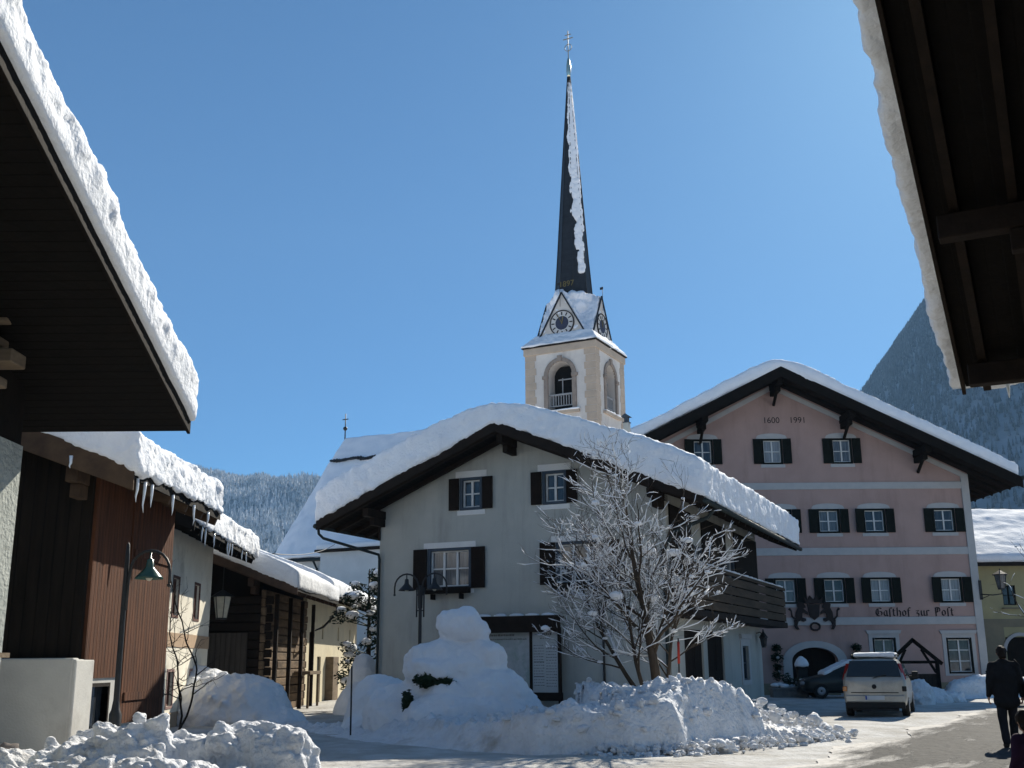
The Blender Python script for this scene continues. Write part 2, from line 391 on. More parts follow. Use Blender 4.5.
def add_ground():
    mb = MB(); S = 2900
    mb.add([(-S, -S, -.06), (S, -S, -.06), (S, S, -.06), (-S, S, -.06)], [(0, 1, 2, 3)])
    struct(mb.build('ground', SNOW))
    # trodden snow of the square
    x0, x1, y0, y1, st = -14, 34, 4, 74, 0.2
    nx, ny = int((x1 - x0) / st), int((y1 - y0) / st)
    V = []; F = []
    for j in range(ny + 1):
        for i in range(nx + 1):
            x, y = x0 + i * st, y0 + j * st
            V.append((x, y, gz(x, y)))
    for j in range(ny):
        for i in range(nx):
            a = j * (nx + 1) + i
            F.append((a, a + 1, a + nx + 2, a + nx + 1))
    m = mat('packed_snow', (0.60, 0.595, 0.58), (0.42, 0.405, 0.375), 1.1, 0.85, 1.0, 7, spec=0.02, dist=0.06,
            c3=(0.33, 0.30, 0.255), s3=0.55, lo3=0.47, hi3=0.80, st3=(1.4, .55, 1))
    mb = MB(); mb.add(V, F, True)
    struct(mb.build('snowy_square', m, fix=False))
    # road: local y runs along it, local x = distance from its left edge
    m = bpy.data.materials.new('wet_asphalt_with_slush'); m.use_nodes = True
    nt = m.node_tree; n = nt.nodes; l = nt.links; p = n['Principled BSDF']
    tc = n.new('ShaderNodeTexCoord'); mp = n.new('ShaderNodeMapping'); mp.inputs['Scale'].default_value = (1.3, .28, 1)
    l.new(tc.outputs['Object'], mp.inputs['Vector'])
    nz = n.new('ShaderNodeTexNoise'); nz.inputs['Scale'].default_value = 1.1; nz.inputs['Detail'].default_value = 10; nz.inputs['Roughness'].default_value = .68
    l.new(mp.outputs[0], nz.inputs['Vector'])
    sx = n.new('ShaderNodeSeparateXYZ'); l.new(tc.outputs['Object'], sx.inputs[0])
    eg = n.new('ShaderNodeMapRange'); eg.inputs[1].default_value = -.3; eg.inputs[2].default_value = .9; eg.inputs[3].default_value = .34; eg.inputs[4].default_value = 0
    l.new(sx.outputs['X'], eg.inputs[0])
    eg2 = n.new('ShaderNodeMapRange'); eg2.inputs[1].default_value = -6; eg2.inputs[2].default_value = 2; eg2.inputs[3].default_value = .10; eg2.inputs[4].default_value = 0
    l.new(sx.outputs['Y'], eg2.inputs[0])
    a1 = n.new('ShaderNodeMath'); l.new(nz.outputs['Fac'], a1.inputs[0]); l.new(eg.outputs[0], a1.inputs[1])
    a2 = n.new('ShaderNodeMath'); l.new(a1.outputs[0], a2.inputs[0]); l.new(eg2.outputs[0], a2.inputs[1])
    rg = n.new('ShaderNodeMapRange'); rg.inputs[1].default_value = .56; rg.inputs[2].default_value = .74
    l.new(a2.outputs[0], rg.inputs[0])
    n2 = n.new('ShaderNodeTexNoise'); n2.inputs['Scale'].default_value = 6; n2.inputs['Detail'].default_value = 8
    l.new(tc.outputs['Object'], n2.inputs['Vector'])
    r1 = n.new('ShaderNodeValToRGB'); r1.color_ramp.elements[0].color = (.030, .031, .033, 1); r1.color_ramp.elements[1].color = (.085, .084, .082, 1)
    l.new(n2.outputs['Fac'], r1.inputs[0])
    r2 = n.new('ShaderNodeValToRGB'); r2.color_ramp.elements[0].color = (.50, .46, .40, 1); r2.color_ramp.elements[1].color = (.74, .72, .69, 1)
    l.new(n2.outputs['Fac'], r2.inputs[0])
    mx = n.new('ShaderNodeMix'); mx.data_type = 'RGBA'; l.new(rg.outputs[0], mx.inputs['Factor'])
    l.new(r1.outputs[0], mx.inputs['A']); l.new(r2.outputs[0], mx.inputs['B']); l.new(mx.outputs['Result'], p.inputs['Base Color'])
    rr = n.new('ShaderNodeMapRange'); rr.inputs[3].default_value = .72; rr.inputs[4].default_value = .85; p.inputs['Specular IOR Level'].default_value = .02
    l.new(rg.outputs[0], rr.inputs[0]); l.new(rr.outputs[0], p.inputs['Roughness'])
    ad = n.new('ShaderNodeMath'); ad.operation = 'ADD'; l.new(rg.outputs[0], ad.inputs[0]); l.new(n2.outputs['Fac'], ad.inputs[1])
    b = n.new('ShaderNodeBump'); b.inputs['Strength'].default_value = .8; b.inputs['Distance'].default_value = .05
    l.new(ad.outputs[0], b.inputs['Height']); l.new(b.outputs[0], p.inputs['Normal'])
    az = R(30); o = Vector((5.3, 19.6)); dv = Vector((math.sin(az), math.cos(az))); nv = Vector((math.cos(az), -math.sin(az)))
    V = []; F = []; ns, nd = 280, 40
    for j in range(ns + 1):
        s = -14 + 54 * j / ns
        e = 0.5 * noise.noise(Vector((s * .3, 0, 9))) + .2 * noise.noise(Vector((s * 1.3, 0, 5)))
        for i in range(nd + 1):
            d = e + (7.5 - e) * i / nd
            w = o + dv * s + nv * d
            V.append((d, s, gz(w.x, w.y) + .022))
    for j in range(ns):
        for i in range(nd):
            a = j * (nd + 1) + i
            F.append((a, a + 1, a + nd + 2, a + nd + 1))
    mb = MB(); mb.add(V, F, True)
    ro = mb.build('road', m, fix=False); ro.location = (o.x, o.y, 0); ro.rotation_euler = (0, 0, -az)
    struct(ro)

def interp(tab, x):
    if x <= tab[0][0]: return tab[0][1]
    for (a, b), (c, d) in zip(tab, tab[1:]):
        if x <= c: return b + (d - b) * (x - a) / (c - a)
    return tab[-1][1]

HILL = mat('frosted_forest_floor', (0.17, 0.19, 0.20), (0.36, 0.38, 0.42), 0.012, 0.95, 0.0)
CONIFER = mat('frosted_conifers', (0.025, 0.040, 0.040), (0.22, 0.25, 0.29), 0.12, 0.9, lo=0.40, hi=0.78, c3=(0.36, 0.39, 0.42), s3=0.02, lo3=0.58, hi3=0.85)
FROSTED = mat('snow_covered_conifers', (0.12, 0.14, 0.145), (0.60, 0.63, 0.66), 0.15, 0.9, lo=0.30, hi=0.58, c3=(0.74, 0.76, 0.79), s3=0.02, lo3=0.46, hi3=0.70)
def hill(name, az0, az1, r0, r1, prof, name2, label2, n_tree, tmin, tmax, amp, azt=None, tm=None, hh=(9, 19)):
    na, nr = 90, 60
    def hz(az, t):
        r = r0 + (r1 - r0) * t
        top = math.tan(R(interp(prof, az))) * r1
        s = t * t * (3 - 2 * t) * .55 + t * .45
        p = Vector((r * math.sin(R(az)), r * math.cos(R(az)), 0))
        return p, top * s + amp * noise.fractal(p * .004, 1.0, 2.0, 4) * (.3 + s) * (1 - .55 * t)
    V = []; F = []
    for j in range(nr + 1):
        for i in range(na + 1):
            p, z = hz(az0 + (az1 - az0) * i / na, j / nr)
            V.append((p.x, p.y, z - 3))
    for j in range(nr):
        for i in range(na):
            a = j * (na + 1) + i
            F.append((a, a + 1, a + na + 2, a + na + 1))
    # back face so that it is a solid ridge
    b0 = len(V)
    for i in range(na + 1):
        p, z = hz(az0 + (az1 - az0) * i / na, 1.0); q = p * 1.1
        V.append((q.x, q.y, -2))
    for i in range(na):
        a = nr * (na + 1) + i
        F.append((a, a + 1, b0 + i + 1, b0 + i))
    mb = MB(); mb.add(V, F, True); struct(mb.build(name, HILL, fix=False))
    mb = MB(); rg = random.Random(5)
    V = []; F = []
    for k in range(n_tree):
        t = tmin + (1.0 - tmin) * math.sqrt(rg.random())
        if k % 14 == 0: t = 1.0
        az = (azt or (az0, az1))[0] + ((azt or (az0, az1))[1] - (azt or (az0, az1))[0]) * rg.random()
        p, z = hz(az, t)
        if noise.noise(p * .011) > .42: continue
        h = rg.uniform(*hh); w = h * rg.uniform(.16, .24)
        a0 = rg.random() * 6
        for (zb, zt, ww) in ((-2, h * .62, w), (h * .38, h, w * .62)):
            o = len(V)
            for q in range(5):
                a = a0 + q * 1.2566; rr = ww * rg.uniform(.7, 1.2)
                V.append((p.x + rr * math.cos(a), p.y + rr * math.sin(a), z + zb + rg.uniform(-1, 1)))
            V.append((p.x, p.y, z + zt))
            for q in range(5): F.append((o + q, o + (q + 1) % 5, o + 5))
    mb.add(V, F); f = mb.build(name2, tm or CONIFER, fix=False)
    tag(f, label2, 'forest', kind='stuff')

add_ground()
hill('wooded_hill', -30, 16, 1200, 2300, [(-30, 10.3), (-16.5, 9.3), (-14, 8.9), (-11, 9.3), (-9, 8.7), (0, 7), (16, 7)],
     'far_forest', 'frosted grey forest covering the far hill beyond the barn roofs', 12000, .25, 1, 60, (-22, -3), FROSTED, (8, 16))
hill('steep_mountain', 8, 52, 900, 2300, [(8, 3.5), (14, 8.6), (16.5, 10.4), (18.2, 12.6), (19.8, 14.8), (21.4, 16.9), (25, 20.3), (35, 23.5), (52, 23.5)],
     'mountain_forest', 'blue hazy conifer forest on the steep mountainside above the pink inn', 26000, .2, 1, 45, (12, 33), None, (7, 14))
def add_haze():
    mb = MB(); mb.box(-2950, 2950, -2950, 2950, -1.1, 1180)
    m = bpy.data.materials.new('winter_haze'); m.use_nodes = True
    nt = m.node_tree; nt.nodes.remove(nt.nodes['Principled BSDF'])
    v = nt.nodes.new('ShaderNodeVolumePrincipled'); v.inputs['Color'].default_value = (.30, .54, .86, 1)
    v.inputs['Density'].default_value = HAZE_DENSITY; v.inputs['Anisotropy'].default_value = 0.0
    nt.links.new(v.outputs[0], nt.nodes['Material Output'].inputs['Volume'])
    o = mb.build('haze', m); o['kind'] = 'stuff'
    tag(o, 'pale blue winter haze filling the valley', 'haze', kind='stuff')
HAZE_DENSITY = 0.00015
add_haze()

# ------------------------------------------------------------------ house building
def fT(x, z, y=0.0): return Matrix.Translation((x, y, z))
def sT(xw, y, z): return Matrix.Translation((xw, y, z)) @ Matrix.Rotation(R(90), 4, 'Z')
def sTl(xw, y, z): return Matrix.Translation((xw, y, z)) @ Matrix.Rotation(R(-90), 4, 'Z')

class House:
    def __init__(s, name, label, cat, loc, rz, group=None):
        s.e = thing(name, label, cat, loc, rz, group); s.cut = []
    def window(s, T, w, h, nv=1, nh=1, frame=FRAME_WHITE, casing=None, shutter=None, sw=0.5, surround=None, st=0.2, sill=None,
               glass=GLASS, deep=0.28, lintel=None, bars=None):
        s.cut.append((T, w, h, deep))
        f = 0.055
        mb = MB(T)
        y0, y1 = .075, .125
        mb.box(-w/2, -w/2+f, y0, y1, -h/2, h/2); mb.box(w/2-f, w/2, y0, y1, -h/2, h/2)
        mb.box(-w/2+f, w/2-f, y0, y1, -h/2, -h/2+f); mb.box(-w/2+f, w/2-f, y0, y1, h/2-f, h/2)
        for i in range(nv):
            x = -w/2 + w * (i + 1) / (nv + 1); mb.box(x-.035, x+.035, y0+.004, y1-.004, -h/2+f, h/2-f)
        for i in range(nh):
            z = -h/2 + h * (i + 1) / (nh + 1); mb.box(-w/2+f, w/2-f, y0+.012, y1-.012, z-.022, z+.022)
        win = mb.build('window', frame, s.e)
        mb = MB(T); mb.box(-w/2+.01, w/2-.01, y1+.002, y1+.02, -h/2+.01, h/2-.01); mb.build('pane', glass, win)
        if casing:
            c = .07; mb = MB(T); ya, yb = -.035, .07
            mb.box(-w/2-c, -w/2+.012, ya, yb, -h/2-c, h/2+c); mb.box(w/2-.012, w/2+c, ya, yb, -h/2-c, h/2+c)
            mb.box(-w/2+.013, w/2-.013, ya+.003, yb, -h/2-c, -h/2+.012); mb.box(-w/2+.013, w/2-.013, ya+.003, yb, h/2-.012, h/2+c)
            mb.build('casing', casing, win, bevel=.006)
        o = w/2 + (.09 if casing else .03)
        if shutter:
            for sg in (-1, 1):
                mb = MB(T); xc = sg * (o + sw/2)
                tilt = random.choice((U(0, .05), U(0, .05), U(.05, .16), U(.1, .38)))
                mb.T = T @ Matrix.Translation((sg * o, -.03, 0)) @ Matrix.Rotation(-sg * tilt, 4, 'Z')
                a, b = (0, sw) if sg > 0 else (-sw, 0)
                mb.box(a, b, -.045, -.005, -h/2-.06, h/2+.06)
                mb.build('shutter', shutter, win, bevel=.006)
        if surround:
            mb = MB(T); top = h/2 + .075
            if lintel == 'arch':
                pts = [(-w/2-.34, top), (w/2+.34, top)]
                for i in range(9):
                    a = math.pi * (i + .0) / 8
                    pts.append(((w/2+.30) * math.cos(a), top + st * .45 + st * .75 * math.sin(a)))
                mb.prism(pts, -.022, .005)
            elif lintel == 'full':
                q = .24
                mb.box(-w/2-q, -w/2, -.03, .004, -h/2, h/2); mb.box(w/2, w/2+q, -.03, .004, -h/2, h/2)
                mb.box(-w/2-q, w/2+q, -.032, .004, h/2, h/2+q); mb.box(-w/2-q, w/2+q, -.032, .004, -h/2-.16, -h/2)
                mb.prism([(-w/2-q-.05, h/2+q+.002), (w/2+q+.05, h/2+q+.002), (w/2+q+.12, h/2+q+.16), (-w/2-q-.12, h/2+q+.16)], -.09, .004)
            else:
                mb.box(-w/2-.22, w/2+.22, -.022, .004, top, top + st)
            mb.build('surround', surround, win)
            if lintel != 'full':
                mb = MB(T); mb.box(-w/2-.16, w/2+.16, -.022, .004, -h/2-.08-st*.7, -h/2-.078); mb.build('sill_band', surround, win)
        if sill:
            mb = MB(T); mb.box(-w/2-.14, w/2+.14, -.12, .02, -h/2-.14, -h/2-.08); mb.build('sill', sill, win, bevel=.01)
        return win
    def walls(s, x0, x1, zl, zr, ridge, depth, m, name='wall', xr=0.0, z0=-.3):
        """gabled block: eaves heights zl, zr, ridge (x, z)"""
        mb = MB(); mb.prism([(x0, z0), (x1, z0), (x1, zr), (xr, ridge), (x0, zl)], 0, depth)
        me = carve(mb.mesh(name), s.cut); s.cut = []
        bm = bmesh.new(); bm.from_mesh(me); bmesh.ops.recalc_face_normals(bm, faces=bm.faces); bm.to_mesh(me); bm.free()
        s.wall = link(name, me, m, s.e); return s.wall
    def roof(s, xl, xr, zr, k, y0, y1, th=0.16, deck=DECK_Y, board=WOOD_DARK, barge_h=0.3, rafters=0.85, purlins=(), xc=0.0, py=None, tail=1.1):
        zl, zrt = zr - k * (xc - xl), zr - k * (xr - xc)
        s.rp = (xl, xr, zr, k, y0, y1, th, xc)
        mb = MB(); mb.prism([(xl, zl), (xc, zr), (xr, zrt), (xr, zrt + th), (xc, zr + th), (xl, zl + th)], y0, y1)
        s.r = mb.build('roof', deck, s.e)
        d = barge_h
        mb = MB(); zt = th + .02
        mb.prism([(xl - .03, zl + zt - d), (xc, zr + zt - d), (xr + .03, zrt + zt - d), (xr + .03, zrt + zt), (xc, zr + zt), (xl - .03, zl + zt)], y0 - .05, y0 - .004)
        mb.build('barge_board', board, s.r, bevel=.008)
        if rafters:
            n = int((y1 - y0) / rafters)
            for i in range(n + 1):
                y = y0 + .12 + (y1 - y0 - .24) * i / n
                for sg, xe, ze in ((-1, xl, zl), (1, xr, zrt)):
                    xi = xe - sg * tail if not (y < -.12) else xc
                    zi = zr - k * abs(xi - xc)
                    mbs = MB(); mbs.beam((xe - sg * .06, y, ze - .072 + k * .06), (xi, y, zi - .072), .10, .14, (0, 0, 1))
                    mbs.build('rafter', board, s.r)
        for x in purlins:
            z = zr - k * abs(x - xc) - .27
            mb = MB(); ye = (y0 + .25) if py is None else py
            mb.box(x - .10, x + .10, ye, .3, z - .13, z + .125); mb.box(x - .085, x + .085, ye * .62, .3, z - .36, z - .134)
            mb.build('purlin', board, s.r, bevel=.015)
        for sg, xe, ze in ((-1, xl, zl), (1, xr, zrt)):
            pass
    def snow(s, H, voxel, smooth, disp, over=0.10, rnd_=1.2, front=0.12, back=0.1, trim=0.0, mtl=None, sag=0.0, keep=None, edge=0.0, y1=None):
        xl, xr, zr, k, y0, yb, th, xc = s.rp
        if y1 is not None: yb = y1
        top = []; bot = []
        a, b = xl - over, xr + over
        n = 40
        for i in range(n + 1):
            x = a + (b - a) * i / n
            u = abs(x - xc)
            z = zr + th + H - k * (math.sqrt(u * u + rnd_ * rnd_) - rnd_ * .55)
            dd = min(x - a, b - x)
            z -= edge * max(0, 1 - dd / 1.2) ** 2
            top.append((x, z))
        bot = [(a, zr + th - k * (xc - a) - .05 - sag), (xl + .3, zr + th - k * (xc - xl - .3) - .02), (xc, zr + th - .02), (xr - .3, zr + th - k * (xr - xc - .3) - .02), (b, zr + th - k * (b - xc) - .05 - sag)]
        mb = MB(); mb.prism(bot + top[::-1], y0 - front, yb + back)
        me = soft(mb, voxel, smooth, disp, keep=keep)
        return link('roof_snow', me, mtl or SNOW_ROOF, s.e)
    def icicles(s, pts):
        for (x, y, z, L) in pts:
            mb = MB(); q = L
            mb.tube([(x, y, z + .08), (x + U(-.01, .01), y, z - q * .3), (x + U(-.02, .02), y, z - q * .7), (x, y, z - q)], [.03, .022, .013, .003], 6)
            mb.build('icicle', ICE, s.e)

def pipe(parent, name, pts, r=.045, m=PIPE):
    mb = MB(); mb.tube(pts, r, 8); return mb.build(name, m, parent)

# ------------------------------------------------------------------ grey house
H = House('grey_house', 'grey plastered chalet with snow laden gable roof behind the bare tree', 'house', (0.05, 32.9, 0), -24)
UP = dict(nv=1, nh=1, frame=FRAME_WHITE, casing=FRAME_BLUE, shutter=SHUTTER, sw=.34, surround=TRIM_WHITE, st=.20)
H.window(fT(-1.45, 6.62), .62, .86, **UP)
H.window(fT(1.30, 6.62), .62, .86, **UP)
LOW = dict(nv=2, nh=1, frame=FRAME_WHITE, casing=FRAME_BLUE, shutter=SHUTTER, sw=.46, surround=TRIM_WHITE, st=.17)
wl = H.window(fT(-2.18, 4.38), 1.34, 1.10, glass=GLASS_CURTAIN, **LOW)
wr = H.window(fT(2.06, 4.38), 1.34, 1.10, **LOW)
for w_, x_ in ((wl, -2.18), (wr, 2.06)):
    mb = MB(); mb.box(x_ - .78, x_ + .78, -.34, -.12, 3.62, 3.80); mb.box(x_ - .5, x_ - .46, -.3, -.02, 3.45, 3.615); mb.box(x_ + .46, x_ + .5, -.3, -.02, 3.45, 3.615)
    mb.build('flower_box', WOOD_BLACK, w_, bevel=.01)
ww = H.window(sT(4.65, 9.2, 1.52), .95, 1.15, nv=1, nh=1, frame=FRAME_BLUE, surround=TRIM_PALE, lintel='full')
H.window(sT(4.65, 3.2, 4.4), .9, 1.1, nv=1, nh=1, casing=FRAME_BLUE, shutter=SHUTTER, sw=.4)
H.window(sT(4.65, 7.6, 4.0), .9, 1.9, nv=1, nh=1, casing=FRAME_BLUE)
for yd in (2.45, 5.05): H.cut.append((sT(4.65, yd, 1.2), 2.1, 2.6, .2))
H.walls(-4.65, 4.65, 6.38, 6.38, 8.33, 12, PLASTER_GREY)
for yd in (2.45, 5.05):
    mb = MB(sT(4.65, yd, 0)); mb.box(-1.05, -.01, .06, .12, -.1, 2.5); mb.box(.01, 1.05, .06, .12, -.1, 2.5)
    for sx in (-.53, .53):
        mb.box(sx - .36, sx + .36, .045, .059, .3, 1.1); mb.box(sx - .36, sx + .36, .045, .059, 1.3, 2.3)
    d = mb.build('door', SHUTTER, H.e, bevel=.006)
    mb = MB(sT(4.65, yd, 0)); mb.tube([(.08, .06, 1.05), (.08, -.02, 1.05), (.2, -.02, 1.05)], .012, 6); mb.build('handle', IRON, d)
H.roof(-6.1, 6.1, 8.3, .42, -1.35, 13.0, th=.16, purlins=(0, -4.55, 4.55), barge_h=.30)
H.snow(.82, .075, 9, [(.10, .35, 0), (.05, 2.2, 0), (.05, 5, 1), (.02, 13, 0)], over=.06, edge=.10)
mb = MB(); mb.box(-4.68, -4.62, -.07, -.01, 5.35, 6.2); mb.build('corner_board', WOOD_DARK, H.e)
# gutters and rain pipes
for sg in (-1, 1):
    mb = MB(); mb.tube([(sg * 6.16, -1.4, 5.74), (sg * 6.16, 13.0, 5.70)], .075, 10); mb.build('gutter', PIPE, H.e)
pipe(H.e, 'rain_pipe', [(-6.16, -1.2, 5.70), (-6.14, -1.2, 5.52), (-6.0, -1.15, 5.38), (-4.8, -.55, 4.98), (-4.62, -.12, 4.9), (-4.60, -.09, 4.75), (-4.60, -.09, 0)])
pipe(H.e, 'rain_pipe', [(6.1, -.2, 5.66), (5.9, -.1, 5.45), (4.78, .12, 5.1), (4.72, .06, 4.9), (4.58, -.08, 4.6), (4.58, -.08, 0)], .055)
pipe(H.e, 'conduit', [(2.72, -.05, 3.2), (2.72, -.05, 0)], .035, IRON)
# timber upper storey and balcony on the street side
mb = MB(); mb.box(4.653, 4.70, .3, 2.55, 3.05, 5.95); mb.box(4.653, 4.70, 3.85, 6.95, 3.05, 5.95); mb.box(4.653, 4.70, 8.25, 11.9, 3.05, 5.95)
mb.build('timber_cladding', WOOD_BLACK, H.e)
mb = MB(); mb.box(4.66, 5.45, -.5, 13.2, 2.78, 2.98)
b = mb.build('balcony', WOOD_DARK, H.e, bevel=.02)
mb = MB()
mb.box(5.36, 5.44, -.5, 13.2, 4.16, 4.26)
for i in range(4):
    z = 3.02 + i * .28
    mb.box(5.38, 5.42, -.46, 13.16, z, z + .25)
mb.build('railing', mat('balcony_boards', (0.085, 0.062, 0.042), (0.045, 0.034, 0.024), 2, .8, .5, 12, stretch=(2, .3, 2)), b, bevel=.006)
for y in (-.44, 4, 8.5, 13.1):
    mb = MB(); mb.box(5.28, 5.36, y - .05, y + .05, 2.985, 4.2); mb.build('post', WOOD_DARK, b)
mb = MB(); mb.box(4.72, 5.36, 13.14, 13.18, 3.0, 4.2); mb.build('end_panel', WOOD_DARK, b)
mb = MB(); mb.box(5.2, 5.44, -.4, 13.1, 4.262, 4.33)
link('rail_snow', soft(mb, .06, 4, [(.03, 3, 0)]), SNOW, b)
mb = MB(); mb.box(-.33, -.11, 11.7, 11.95, 7.6, 11.0)
ch = mb.build('chimney', PLASTER_GREY, H.r); mb = MB(); mb.box(-.35, -.09, 11.68, 11.97, 11.003, 11.04); mb.box(-.30, -.14, 11.73, 11.92, 11.04, 11.25); mb.prism([(-.40, 11.25), (-.04, 11.25), (-.22, 11.38)], 11.62, 12.02); mb.build('chimney_cap', FRAME_BLUE, ch)
# wall lamp at the far corner
GREY = H

# ------------------------------------------------------------------ pink inn
FX = 13.3
H = House('pink_inn', 'pink three storey inn with dark shutters and black letters on the front', 'inn', (FX, 53, 0), 0)
ST = dict(nv=1, nh=1, frame=FRAME_WHITE, casing=SHUTTER_G, shutter=SHUTTER_G, sw=.41, surround=TRIM_PALE, st=.22, lintel='arch')
for x in (-4.0, -.6, 2.8): H.window(fT(x, 11.5), .86, 1.12, glass=random.choice((GLASS, GLASS_CURTAIN, GLASS_LACE, GLASS_DARK)), **ST)
for z, h in ((8.08, 1.02), (4.78, 1.06)):
    for x in (-6.6, -3.3, -.40, 1.9, 4.1, 7.45): H.window(fT(x, z), .92, h, glass=random.choice((GLASS, GLASS_CURTAIN, GLASS_LACE, GLASS_DARK)), **ST)
H.window(fT(4.05, 1.95), .95, 1.15, nv=1, nh=1, casing=SHUTTER_G, surround=TRIM_PALE, lintel='full')
H.window(fT(7.55, 1.75), 1.05, 1.50, nv=1, nh=2, casing=SHUTTER_G, surround=TRIM_PALE, lintel='full')
# arched gateway
_g = MB(); _g.prism([(.75 - 1.08, -.35), (.75 + 1.08, -.35)] + [(.75 + 1.08 * math.cos(math.pi * i / 14), 1.55 + .62 * math.sin(math.pi * i / 14)) for i in range(15)], -.4, .6); H.cut.append(_g)
wl_ = H.walls(-8.8, 8.8, 10.73, 10.38, 14.98, 18, PLASTER_PINK, xr=-.4)
def arch_pts(w, spring, rise, n=14):
    return [(w * math.cos(math.pi * i / n), spring + rise * math.sin(math.pi * i / n)) for i in range(n + 1)]
o = arch_pts(1.5, 1.55, .92); i_ = arch_pts(1.08, 1.55, .62)
mb = MB()
for a in range(len(o) - 1):
    mb.prism([(.75 + i_[a][0], i_[a][1]), (.75 + o[a][0], o[a][1]), (.75 + o[a+1][0], o[a+1][1]), (.75 + i_[a+1][0], i_[a+1][1])], -.06, .01)
mb.box(.75 - 1.5, .75 - 1.08, -.06, .01, -.2, 1.549); mb.box(.75 + 1.08, .75 + 1.5, -.06, .01, -.2, 1.549)
mb.build('gateway_surround', TRIM_PALE, H.e)
mb = MB(); mb.box(-.4, .745, .42, .5, -.1, 2.2); mb.box(.755, 1.9, .42, .5, -.1, 2.2); mb.build('gate', SHUTTER, H.e)
for z, hh in ((9.78, .34), (6.62, .36), (3.36, .36)):
    mb = MB(); mb.box(-8.8, 8.8, -.05, .01, z - hh / 2, z + hh / 2); mb.build('cornice_band', TRIM_PALE, H.e, bevel=.02)
for sg in (-1, 1):
    mb = MB(); mb.box(sg * 8.8 - .36 * (sg > 0), sg * 8.8 + .36 * (sg < 0), -.065, .012, -.2, 10.3); mb.build('corner_strip', TRIM_PALE, H.e)
    mb = MB(); mb.beam((sg * 8.75, -.03, 10.36 if sg < 0 else 10.16), (-.4, -.03, 14.72), .05, .22, (0, 0, 1)); mb.build('verge_strip', TRIM_PALE, H.e)
mb = MB(); mb.box(-8.82, 8.82, -.03, .01, -.3, .55); mb.build('plinth', PLASTER_OLIVE, H.e)
H.roof(-10.9, 10.5, 14.95, .5, -2.0, 19.5, th=.30, xc=-.4, purlins=(), barge_h=.52, rafters=1.0, tail=1.8, board=WOOD_BLACK, deck=mat('inn_deck', (0.020, 0.015, 0.012), (0.013, 0.010, 0.008), 3, .85, .5, 10, wave=('X', 6, .6)))
for x in (-7.6, -4.1, -.4, 2.95, 6.4):                      # carved brackets that carry the verge
    z = 14.95 - .5 * abs(x + .4)
    mb = MB(); mb.box(x - .16, x + .16, -1.7, .2, z - .42, z - .06)
    mb.box(x - .13, x + .13, -1.2, .15, z - .70, z - .424)
    mb.beam((x, -.95, z - .6), (x, -.06, z - 1.15), .13, .14, (0, 1, 0))
    mb.build('bracket', WOOD_BLACK, H.r, bevel=.03)
H.snow(.54, .12, 6, [(.20, .28, 0), (.06, 1.5, 0), (.03, 5, 1)], over=.05, rnd_=.8, front=.02, edge=.05)
mb = MB(); mb.tube([(10.55, -2.1, 9.8), (10.55, 19, 9.75)], .09, 10); mb.build('gutter', PIPE, H.e)
# lettering with a slanted broad nib
GL = {
 'G': (.72, [[(.62, .86), (.45, .98), (.25, .9), (.12, .65), (.1, .35), (.22, .1), (.42, .02), (.6, .12), (.66, .32), (.62, .52), (.42, .55)], [(.3, .85), (.3, .2)]]),
 'a': (.44, [[(.36, .6), (.2, .66), (.08, .5), (.08, .18), (.2, .02), (.34, .14)], [(.34, .64), (.34, .1), (.44, .02)]]),
 's': (.30, [[(.12, -.22), (.12, .82), (.22, .98), (.36, .9)], [(.02, .58), (.12, .64)]]),
 't': (.32, [[(.12, .86), (.12, .12), (.22, .02), (.34, .12)], [(.0, .6), (.3, .64)]]),
 'h': (.46, [[(.1, 1.0), (.1, .02)], [(.1, .5), (.26, .66), (.38, .52), (.38, .1), (.28, -.16)]]),
 'o': (.44, [[(.22, .66), (.08, .5), (.08, .16), (.22, .02), (.36, .16), (.36, .5), (.22, .66)]]),
 'f': (.32, [[(.12, -.22), (.12, .82), (.22, .98), (.36, .9)], [(.0, .6), (.3, .64)]]),
 ' ': (.34, []),
 'z': (.40, [[(.06, .6), (.32, .64), (.12, .34), (.3, .28), (.32, .04), (.16, -.18), (.04, -.1)]]),
 'u': (.46, [[(.1, .64), (.1, .14), (.2, .02), (.36, .14)], [(.36, .64), (.36, .1), (.46, .02)]]),
 'r': (.34, [[(.1, .64), (.1, .02)], [(.1, .5), (.22, .66), (.34, .56)]]),
 'P': (.62, [[(.16, .96), (.16, -.05)], [(.02, .82), (.22, .98), (.46, .94), (.56, .74), (.52, .5), (.36, .42), (.18, .46)], [(.34, .9), (.34, .46)]]),
}
def nib_text(s, x0, z0, size, y, parent, width):
    tot = sum(GL[c][0] + .06 for c in s); sc = width / tot
    mb = MB(); x = 0; nib = Vector((.13, .085)); k = 0
    for c in s:
        adv, strokes = GL[c]
        for st in strokes:
            for p, q in zip(st, st[1:]):
                k += 1; yy = y - .0004 * (k % 23)
                a, b = Vector(p), Vector(q)
                quad = [a - nib / 2, b - nib / 2, b + nib / 2, a + nib / 2]
                mb.add([(x0 + (x + v.x) * sc, yy, z0 + v.y * size) for v in quad], [(0, 1, 2, 3)])
        x += adv + .06
    return mb.build('lettering', PAINT_DARK, parent, fix=False)
nib_text('Gasthof zur Post', 3.74, 3.575, .40, -.008, H.e, 3.75)
text_mesh('1600', .42, .003, Matrix.Translation((-.55, -.006, 13.05)), 'year_numerals', PAINT_DARK, H.e)
text_mesh('1991', .42, .003, Matrix.Translation((.75, -.006, 13.05)), 'year_numerals', PAINT_DARK, H.e)
